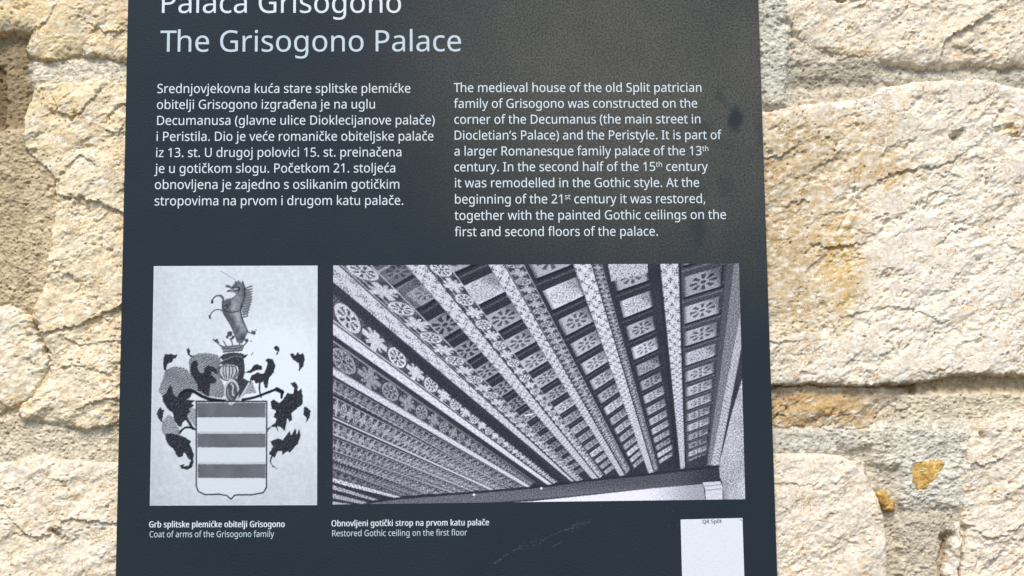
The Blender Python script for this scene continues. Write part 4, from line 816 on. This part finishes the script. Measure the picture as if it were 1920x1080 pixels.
LEAVES = [
 z2([(175, 200), (190, 155), (215, 165), (240, 155), (260, 168), (298, 165), (290, 190), (255, 205), (250, 230), (215, 240), (200, 270), (198, 320), (175, 290), (172, 240)]),
 z2([(375, 120), (395, 106), (408, 130), (405, 160), (437, 180), (425, 192), (390, 168)]),
 z2([(408, 280), (425, 230), (450, 212), (478, 235), (472, 280), (490, 320), (530, 330), (528, 290), (560, 260), (612, 270), (650, 312), (640, 342), (600, 312), (590, 335), (642, 390), (620, 418), (585, 415), (580, 460), (572, 535), (535, 520), (510, 490), (480, 490), (470, 430), (450, 390), (418, 340)]),
 z2([(200, 500), (215, 460), (235, 430), (252, 460), (258, 505), (290, 540), (325, 490), (370, 460), (440, 490), (400, 545), (375, 560), (450, 568), (420, 590), (440, 615), (400, 640), (415, 670), (380, 690), (400, 740), (430, 790), (462, 830), (430, 825), (400, 790), (370, 740), (340, 760), (330, 802), (300, 790), (268, 740), (258, 680), (210, 640), (170, 580), (163, 530)]),
 z2([(115, 680), (130, 650), (147, 622), (160, 650), (182, 648), (170, 700), (165, 740), (182, 768), (150, 750), (122, 715)]),
 z3([(188, 60), (240, 58), (330, 78), (385, 105), (420, 130), (400, 150), (420, 185), (440, 240), (440, 262), (436, 320), (420, 360), (380, 380), (335, 368), (315, 345), (345, 325), (362, 330), (352, 348), (395, 342), (415, 295), (390, 280), (370, 240), (348, 228), (345, 260), (310, 272), (280, 240), (268, 200), (218, 160), (192, 110)]),
 z2([(1145, 100), (1160, 83), (1185, 95), (1192, 130), (1170, 172), (1163, 160), (1175, 135), (1150, 125)]),
 z2([(1285, 160), (1308, 153), (1330, 175), (1350, 143), (1370, 165), (1400, 148), (1414, 190), (1400, 270), (1365, 310), (1360, 240), (1330, 225), (1300, 195)]),
 z2([(880, 322), (940, 300), (960, 265), (990, 245), (1038, 265), (1042, 300), (990, 300), (940, 326)]),
 z2([(1068, 215), (1090, 198), (1130, 203), (1157, 260), (1142, 320), (1100, 370), (1085, 462), (1060, 450), (1050, 400), (1020, 410), (982, 418), (970, 390), (928, 397), (945, 350), (1000, 320), (1050, 335), (1075, 290), (1088, 235)]),
 z2([(1285, 415), (1330, 403), (1352, 440), (1352, 490), (1383, 460), (1397, 540), (1395, 600), (1330, 650), (1298, 680), (1300, 740), (1280, 752), (1258, 720), (1250, 780), (1240, 838), (1200, 800), (1170, 790), (1183, 842), (1160, 802), (1120, 800), (1085, 842), (1090, 810), (1150, 770), (1165, 730), (1138, 710), (1160, 655), (1120, 640), (1113, 575), (1140, 560), (1190, 590), (1230, 550), (1260, 500), (1310, 512), (1320, 460)]),
 z2([(1410, 620), (1440, 632), (1467, 660), (1455, 720), (1420, 768), (1430, 720), (1400, 690)]),
 z3([(1365, 18), (1377, 80), (1352, 150), (1282, 227), (1260, 213), (1220, 247), (1210, 210), (1175, 215), (1150, 272), (1130, 262), (1115, 300), (1133, 340), (1182, 372), (1128, 352), (1103, 300), (1120, 252), (1098, 237), (1135, 180), (1113, 128), (1180, 103), (1220, 117), (1280, 38), (1292, 80), (1330, 12), (1342, 70)]),
]
for L in LEAVES: A1.fill(L, DK, 1, .9)
for L, w in ((z2([(330, 505), (370, 478), (430, 480), (500, 525), (560, 552), (640, 566), (712, 572)]), 6.0), (z2([(455, 822), (400, 800), (352, 808), (318, 850)]), 3.6), (z2([(868, 560), (940, 550), (1040, 518), (1130, 480), (1182, 468), (1215, 492), (1210, 540)]), 4.6), (z2([(1020, 410), (1013, 470), (1030, 540)]), 2.8), (z2([(1168, 470), (1215, 492)]), 8)):
    A1.stroke(L, w, .08, 1, .6)
A1.stroke(z2([(945, 170), (955, 155), (958, 145)]), 1.3, .3)
# helmet and wreath
A1.fill(z2([(662, 192), (700, 160), (780, 147), (860, 152), (880, 168), (915, 162), (900, 185), (875, 200), (886, 250), (888, 330), (872, 370), (925, 400), (955, 400), (905, 450), (852, 532), (770, 602), (720, 562), (700, 492), (715, 440), (760, 400), (822, 370), (832, 300), (820, 262), (760, 248), (700, 258), (665, 240), (700, 215)]), np.clip(DK + .06, 0, 1), 1, .8)
A1.stroke(z2([(665, 222), (720, 212), (790, 175), (860, 185)]), 1.6, .7, .7, .8)
c0 = z2([(738, 322)])[0]; e = np.hypot((A1.X - c0[0]) / 19, (A1.Y - c0[1]) / 16)
m = e < 1; A1.v[m] = np.clip(.80 + .12 * gr[m] - .25 * (e[m] > .85), 0, 1)
for u in (668, 700, 722, 752, 778, 808): A1.stroke(z2([(u, 275), (u + (738 - u) * -.15, 320), (u + (738 - u) * .35, 372)]), 1.9, .18, .85, .5)
A1.stroke(z2([(650, 275), (700, 262), (760, 268), (825, 262)]), 1.4, .2)
A1.stroke(z2([(650, 275), (645, 320), (670, 370), (740, 398), (800, 380), (830, 330)]), 1.6, .35)
c0 = z2([(772, 492)])[0]; e = np.hypot((A1.X - c0[0]) / 12.5, (A1.Y - c0[1]) / 21)
m = e < 1.15; A1.v[m] = .82; m = e < .88; A1.v[m] = np.clip(.32 + .25 * gr[m], 0, 1)
A1.stroke(z2([(770, 420), (790, 450), (775, 510), (800, 530)]), 3, .85, .9, .7); A1.stroke(z2([(735, 470), (745, 530), (770, 560)]), 2.2, .7, .8, .6)
A1.stroke(z2([(775, 600), (840, 560), (880, 490), (925, 415)]), 3.2, .84)
A1.stroke(z2([(800, 540), (850, 480), (900, 420)]), 5, .25, .9, .8)
# shield
SH = z3([(462, -200), (462, 520), (480, 568), (540, 597), (660, 591), (730, 604), (765, 636), (800, 600), (850, 597), (950, 597), (1050, 578), (1078, 530), (1078, -200)])
top = z2([(462, 575), (1080, 575)]); SH[0] = top[0]; SH[-1] = top[1]
A1.fill(SH, np.clip(.92 + .03 * gr, 0, 1))
bar = np.clip(.42 + .16 * gr + .14 * np.sin((A1.X * .7 + A1.Y) * 1.9 + 3 * gnoise(A1.X / 6, A1.Y / 6, 219)) + .08 * gr2, 0, 1)
for L in (z2([(470, 586), (740, 586), (765, 612), (800, 586), (1068, 586), (1068, 716), (470, 716)]), z2([(472, 858), (1070, 858), (1070, 980), (474, 980)]), z3([(474, 328), (1070, 328), (1070, 450), (476, 450)])): A1.fill(L, bar, 1, .8)
for L in (z2([(475, 848), (1070, 845)]), z3([(475, 318), (1070, 318)])): A1.stroke(L, 1.2, .6, .7, 1)
A1.stroke(SH, 2.3, .10, 1, .3, smooth=False); A1.stroke(top, 2.6, .08, 1, .4)
A1.stroke(z2([(820, 470), (765, 607)]), 1.0, .4)
A1.v = A1.v + .035 * gr
A1.v = A1.v + .16 * (np.minimum.reduce([A1.u_ * 307, (1 - A1.u_) * 307, A1.v_ * 449, (1 - A1.v_) * 449]) < 1.2)
A1.build((.010, .012, .020), (.66, .73, .81), board, M_PRINT, .00004, label='small printed drawing of a striped shield under a rearing horse')

# ---- the ceiling photograph
B1 = Print([(624.8, 497.7), (1385.6, 494), (1397.2, 936), (623.8, 946)], 620, 360)
B1.jitter(301)
X, Y = B1.X, B1.Y
g1 = gnoise(X / 1.5, Y / 1.5, 311); g2 = gnoise(X / 2.6, Y / 2.6, 312); g3 = fbm(X / 60, Y / 60, 3, 313)
B1.v = np.clip(.16 + .10 * g1 + .06 * g3, 0, 1)


def homog(q):
    """quad TL,TR,BR,BL -> (u across, w along) for every print point"""
    src = np.array(q, float); dst = np.array([(0, 0), (1, 0), (1, 1), (0, 1)], float); M = []
    for (x, y), (u, v) in zip(src, dst):
        M.append([x, y, 1, 0, 0, 0, -u * x, -u * y, u]); M.append([0, 0, 0, x, y, 1, -v * x, -v * y, v])
    M = np.array(M); h = np.linalg.solve(M[:, :8], M[:, 8])
    w = h[6] * X + h[7] * Y + 1
    return (h[0] * X + h[1] * Y + h[2]) / w, (h[3] * X + h[4] * Y + h[5]) / w


def band(q, fn, wmin=0.0, alpha=1.0):
    u, w = homog(q)
    m = (u > 0) & (u < 1) & (w > wmin) & (w < 1)
    if wmin == 0: m &= inside(np.array(q, float), X, Y)
    B1.v[m] = B1.v[m] * (1 - alpha) + fn(u[m], w[m], X[m], Y[m], g1[m], g2[m]) * alpha


def strip(light=.78, n=40, dots=.5):
    def f(u, w, x, y, a, b):
        sc = 3.1 - 1.5 * w
        pat = gnoise(x / sc, y / sc, 7) + .45 * np.sin(w * n * 2 * np.pi) * np.cos((u - .5) * 2 * np.pi * 1.5)
        v = light * .94 + .12 * a - dots * .85 * sstep(.10, .6, pat)
        return np.clip(v - .35 * sstep(.42, .5, np.abs(u - .5)), .05, 1)
    return f


def rosette(light=.72, dark=.12, n=14, base=.30, ph=0):
    def f(u, w, x, y, a, b):
        k = w * n + ph; i = np.floor(k); lu = (k - i - .5) * 2; lv = (u - .5) * 2
        r = np.hypot(lu, lv); th = np.arctan2(lv, lu)
        odd = (i % 2) == 0
        pet = np.cos(th * 8) > .1
        circ = np.where(r < .86, np.where((r > .25) & (r < .68) & pet, dark + .1, light), base)
        circ = np.where(r < .14, dark, circ) + .20 * b * (r < .8)
        cr = np.where(np.minimum(np.abs(lu), np.abs(lv)) < .24, light, np.where((np.abs(np.abs(lu) - np.abs(lv)) < .18) & (r > .3), light * .9, dark + .06))
        cr = np.where(np.abs(lu) + np.abs(lv) > 1.25, dark, cr)
        v = np.where(odd, circ, cr); v = .42 + (v - .42) * .82 + .17 * a + .12 * gnoise(x / 3.4, y / 3.4, 9)
        v = np.where(np.abs(lv) > .9, light * .9 + .1 * a, v)
        return np.clip(v, .03, 1)
    return f


def panels(n, light=.72, dark=.15, m0=.10, m1=.92, gap=.30, ph=0.0, flower=True):
    def f(u, w, x, y, a, b):
        k = w * n + ph; i = np.floor(k); lw = k - i
        v = dark + .12 * a + .04 * b
        inn = (u > m0) & (u < m1) & (lw > gap) & (lw < .93)
        lu = ((u - m0) / (m1 - m0) - .5) * 2; lv = ((lw - gap) / (.93 - gap) - .5) * 2
        r = np.hypot(lu * 1.15, lv); th = np.arctan2(lv, lu * 1.15)
        L = light * (.74 + .30 * h2(i, i * 0 + n, 5)) + .12 * a
        fl = ((r > .32) & (r < .78) & (np.cos(th * 8) > .0)) | (r < .16)
        fl2 = (gnoise(x / 2.6, y / 2.2, 12) > .22) & (r < .95)
        pat = np.where(h2(i, i * 0 + n, 9) > .2, fl, fl2) if flower else fl2
        L = np.where(pat, L - .32, L) - .16 * b - .22 * sstep(.2, 1.0, lu - lv * .4)
        L = L - .25 * sstep(.78, .98, np.abs(lu))
        v = np.where(inn, L, v)
        v = np.where((lw >= .93) & (u > m0), .03 + .03 * a, v)
        v = np.where((lw > .06) & (lw < .12) & (u > m0 * .5), v + .12, v)
        return np.clip(v, .02, 1)
    return f


def lerp(a, b, t): return (a[0] + (b[0] - a[0]) * t, a[1] + (b[1] - a[1]) * t)


def ext(a, b, t): return lerp(a, b, t)


# panel columns (far right to left)
band([(1274, 505), (1362, 480), (1327, 850), (1287, 866)], panels(12.5, .66, .22, .06, .96, .28), -.3)
band([(1139, 516), (1214, 492), (1263, 852), (1232, 872)], panels(13.5, .74, .14, .12, .98, .30, .35), -.3)
band([(1002, 545), (1082, 512), (1213, 860), (1186, 884)], panels(14, .76, .14, .14, .98, .30, .2), -.3)
band([(852, 560), (936, 520), (1160, 872), (1131, 894)], panels(14.5, .72, .14, .16, 1.0, .32, .5), -.3)
band([(700, 560), (800, 505), (1105, 880), (1072, 903)], panels(14, .60, .13, .18, 1.0, .34, .3), -.3)
band([(625, 470), (700, 440), (852, 560), (800, 600)], panels(3, .60, .13, .18, 1.0, .34, .3), alpha=.5)
# top corner pieces
for L, v in (([(1139, 494), (1214, 494), (1214, 512), (1146, 528)], .72),):
    B1.fill(L, np.clip(v + .1 * g1 - .4 * (g2 > .25), 0, 1))
# ceiling beyond the last beams and the wall side
B1.fill([(1362, 494), (1386, 494), (1349.5, 710), (1331, 858), (1326, 860)], np.clip(.27 + .12 * g1, 0, 1))
B1.fill([(1376, 494), (1386, 494), (1388, 600), (1331, 872), (1325, 872), (1349, 710)], np.clip(.42 + .14 * g1 + .08 * g2, 0, 1))
B1.fill([(1386, 494), (1398, 494), (1398, 940), (1359, 940), (1353, 902), (1349, 895), (1347, 872), (1356, 838), (1370, 779), (1391, 710)], np.clip(.62 + .20 * g1 + .16 * g2 + .16 * g3 - .25 * sstep(740, 640, Y), 0, 1))
band([(1392, 560), (1400, 600), (1347, 872), (1331, 872)], strip(.74, 46, .5))
# beams with their carved sides, right to left: strip quad TL,TR,BR,BL and the side's outer line
band([(1232, 494), (1237, 494), (1276, 877), (1266, 878)], lambda u, w, x, y, a, b: np.clip(.12 + .1 * a, 0, 1))
band([(1236, 488), (1272, 488), (1284, 877), (1275.5, 879)], strip(.80, 52, .6))
band([(1272, 490), (1276, 490), (1286, 877), (1284, 877)], lambda u, w, x, y, a, b: np.clip(.10 + .1 * a, 0, 1))
band([(1071, 488), (1107, 488), (1226, 886), (1216, 888)], strip(.82, 54, .6))
band([(1107, 488), (1126, 488), (1234, 878), (1226, 886)], rosette(.62, .10, 75, .2))
B1.stroke([(1108.5, 494), (1226, 886)], 1.6, .08, .9, smooth=False)
band([(911, 490), (941, 488), (1172, 890.5), (1162, 893)], strip(.80, 54, .6))
band([(941, 488), (978, 488), (1181, 880), (1172, 890.5)], rosette(.66, .10, 58, .2))
B1.stroke([(944, 494), (1172, 890.5)], 1.6, .08, .9, smooth=False)
band([(755, 492), (793, 490), (1123, 897.5), (1111, 899)], strip(.80, 52, .5))
band([(793, 490), (836, 490), (1131, 890), (1123, 897.5)], rosette(.78, .12, 38, .24))
B1.stroke([(797, 494), (1123, 897)], 1.6, .10, .9, smooth=False); B1.stroke([(806, 494), (1125, 895)], 1.5, .85, .7, smooth=False)
band([(600, 509), (625, 487), (1080, 904), (1074, 905)], strip(.80, 50, .4))
band([(630, 490), (690, 490), (1093, 900), (1080, 904)], rosette(.76, .12, 34, .26))
B1.stroke([(638, 498.5), (1080, 904)], 2.0, .08, .95, smooth=False); B1.stroke([(652, 499), (1083, 903)], 1.4, .88, .7, smooth=False)
band([(610, 618), (622, 600), (1036, 907), (1030, 911)], strip(.86, 46, .25))
band([(622, 600), (624, 547), (1045, 903), (1036, 907)], lambda u, w, x, y, a, b: rosette(.80, .14, 32, .24)(u, w, x, y, a, b))
B1.stroke([(622, 603), (1036, 907)], 2.0, .10, .9, smooth=False); B1.stroke([(625, 549), (1045, 902)], 1.5, .88, .6, smooth=False)
band([(612, 697), (616, 684), (994, 911), (990, 915)], strip(.82, 44, .2))
band([(616, 684), (618, 634), (1000, 905), (994, 911)], rosette(.52, .12, 32, .16))
B1.stroke([(618, 634), (1003, 904)], 1.6, .60, .6, smooth=False)
band([(610, 728), (612, 702), (985, 913), (950, 918)], rosette(.50, .12, 35, .18))
B1.stroke([(624, 737), (960, 915)], 2.0, .12, .9, smooth=False); B1.stroke([(624, 731), (955, 914)], 1.6, .72, .8, smooth=False)
band([(612, 772), (612, 736), (958, 915), (920, 919)], rosette(.62, .14, 38, .24))
B1.stroke([(622, 782), (926, 919)], 2.8, .80, .9, smooth=False); B1.stroke([(622, 786), (918, 921)], 1.3, .12, .9, smooth=False)
band([(616, 812), (616, 786), (922, 920), (888, 922)], rosette(.62, .12, 38, .22))
B1.stroke([(622, 812), (890, 922)], 2.2, .70, .9, smooth=False)
band([(616, 842), (616, 816), (890, 922), (851, 924)], rosette(.55, .10, 35, .2))
B1.stroke([(622, 843), (853, 924)], 1.6, .66, .9, smooth=False)
band([(616, 862), (616, 845), (851, 924), (800, 926)], rosette(.58, .08, 32, .16))
B1.stroke([(622, 858), (802, 925)], 1.4, .60, .9, smooth=False); B1.stroke([(622, 863), (800, 927)], 1.4, .08, .9, smooth=False)
band([(616, 876), (616, 864), (800, 926), (765, 929)], rosette(.50, .08, 28, .16))
B1.stroke([(622, 874), (760, 928)], 1.5, .62, .8, smooth=False)
band([(616, 896), (616, 878), (760, 928), (752, 931)], rosette(.40, .06, 25, .12))
band([(616, 903), (616, 893), (752, 931), (745, 934)], strip(.86, 24, .7)); B1.stroke([(622, 903), (730, 936)], 1.4, .08, .9, smooth=False)
band([(616, 915), (616, 906), (716, 938), (712, 941)], strip(.72, 20, .7))
band([(616, 932), (616, 922), (690, 941), (680, 945)], strip(.70, 18, .7)); band([(616, 946), (616, 938), (660, 945), (650, 950)], strip(.80, 14, .7))
# dark hollows beside the left beams
for L in ([(625, 530), (690, 583), (757, 646), (860, 737), (1072, 906), (1046, 904), (853, 749), (760, 668), (700, 618), (625, 552)],):
    B1.fill(L, np.clip(.12 + .10 * g1 + .10 * g2 * (g2 > 0), 0, 1), .95, 1.0)
B1.fill([(1000, 852), (1000, 846), (1070, 903), (1060, 905)], .2, .6)
# cross wall beam and the light wall under it
B1.fill([(690, 946), (720, 936), (749, 932), (994, 914), (1036, 908), (1111, 897), (1216, 887), (1347, 872), (1350, 902), (1225, 915), (1000, 936), (860, 946), (780, 952), (680, 952)], np.clip(.27 + .12 * g1 + .08 * sstep(900, 930, Y) - .12 * sstep(1250, 1350, X), 0, 1))
B1.stroke([(700, 940), (749, 933), (994, 915), (1111, 899), (1216, 889), (1347, 874)], 4.5, .08, .8, .8)
B1.fill([(860, 948), (1000, 939), (1105, 928), (1225, 915), (1318, 907), (1324, 950), (860, 952)], np.clip(.86 + .06 * g1 - .30 * sstep(1190, 1320, X), 0, 1))
B1.fill([(1317, 904), (1350, 902), (1354, 912), (1354, 940), (1323, 942), (1322, 918)], np.clip(.74 + .1 * g1, 0, 1))
for L in ([(1317, 911), (1352, 908)], [(1320, 919), (1353, 916)]): B1.stroke(L, 1.6, .45, .8)
B1.fill([(1354, 902), (1364, 902), (1366, 945), (1354, 945)], np.clip(.50 + .1 * g1, 0, 1), .6)
for c in ((1015, 915), (889, 927), (1147, 691)): m = np.hypot(X - c[0], Y - c[1]) < 2.2; B1.v[m] = .95
B1.stroke([(985, 779), (1000, 776)], 2.4, .9)
# faded, lighter print towards the top left; paper grain
fade = sstep(860, 620, X) * sstep(760, 500, Y)
B1.v = B1.v * (1 - .12 * fade) + .42 * .12 * fade
B1.v = (B1.v - .45) * 1.22 + .52 + .24 * g1 * (.5 + .5 * (1 - np.abs(B1.v - .5) * 2)) + .10 * g2 - .10 * sstep(.35, .8, g2)
ed = np.minimum.reduce([B1.u_ * 768, (1 - B1.u_) * 768, B1.v_ * 445, (1 - B1.v_) * 445])
B1.build((.018, .019, .032), (.76, .77, .90), board, M_PRINT, .00004, label='printed monochrome photograph of a painted timber beam ceiling')

# ------------------------------------------------------------------ the sticker (its square code is left blank)
stk = empty('sticker', (0, 0, EYE), label='small white sticker at the lower right of the dark board, lettered in black', category='sticker')
cs = [wall(1279.6, 1112), wall(1396.4, 1111), wall(1392, 971.2), wall(1276, 974.2)]
slab('vinyl', [(float(a), float(b)) for a, b in cs], .00008, .0003, .00008, M_STICKER, stk)
lettering('QR Split', 1317, 981.6, 1353, 980.6, 6.9, M_INK, stk, .00036, 14)
# its curled, dog-eared corner
q = [(1383.5, 971.6), (1391.9, 971.3), (1392.6, 978), (1388, 974.6)]
co = [world(*wall(px, py), zz) - np.array(stk.location) for (px, py), zz in zip(q, (.00034, .0011, .00034, .0007))]
me = bpy.data.meshes.new('curled_corner'); me.from_pydata([tuple(c) for c in co], [], [(0, 3, 1), (1, 3, 2)]); me.materials.append(M_STICKER)
link(bpy.data.objects.new('curled_corner', me), stk)

# ------------------------------------------------------------------ a long faint scratch and paint specks on the board
rng = np.random.default_rng(7)
M_SCR = paint('scratched_paint', (.085, .11, .13), .7)


def flecks(name, pts, parent):
    co, tri = [], []
    for px, py, L, w, a in pts:
        c, s_ = math.cos(a), math.sin(a); k = len(co)
        for dx, dy in ((-L, 0), (0, -w), (L, 0), (0, w)):
            X, Y = wall(px + dx * c - dy * s_, py + dx * s_ + dy * c); co.append(world(X, Y, .00009))
        tri += [(k, k + 1, k + 2), (k, k + 2, k + 3)]
    co = np.array(co).reshape(-1, 3)
    return mesh_obj(name, co, tri, M_SCR, parent, False)


line = chaikin([(927, 1057), (948, 1040), (975, 1027), (1012, 1016), (1046, 998), (1072, 990), (1088, 982), (1106, 979)], 2, False)
P_ = []
for _ in range(260):
    t = rng.random() * (len(line) - 1.001); i = int(t); f = t - i
    x, y = line[i] * (1 - f) + line[i + 1] * f
    sp = 5 if (975 < x < 1015 or 1070 < x < 1100) else 1.2
    P_.append((x + rng.normal(0, sp), y + rng.normal(0, sp * .6), rng.uniform(.5, 2.6), rng.uniform(.15, .4), -.5 + rng.normal(0, .25)))
flecks('scratch', P_, board)
flecks('scratch', [(1036 + k * 1.3 + rng.normal(0, 1), 1026 - k * .8 + rng.normal(0, .8), 1.6, .3, -.5) for k in range(14)], board)
sp_ = flecks('paint_speck', [(1127, 948, .9, .9, 0), (1251, 954, .8, .7, 0), (1262, 958, 1, .8, .5), (1254, 985, 1, .9, 0), (1270, 984, .9, .8, 0), (1206, 1018, .6, .6, 0), (1438, 492, 1.2, .8, 1)], board)
flecks('scratch', [(570 + rng.normal(0, 8), 22 + rng.normal(0, 6), rng.uniform(.4, 1.2), .3, -.4) for k in range(22)], board)

for o in list(board.children):
    if o.name.startswith(('paint_speck', 'scratch')): o['kind'] = 'stuff'
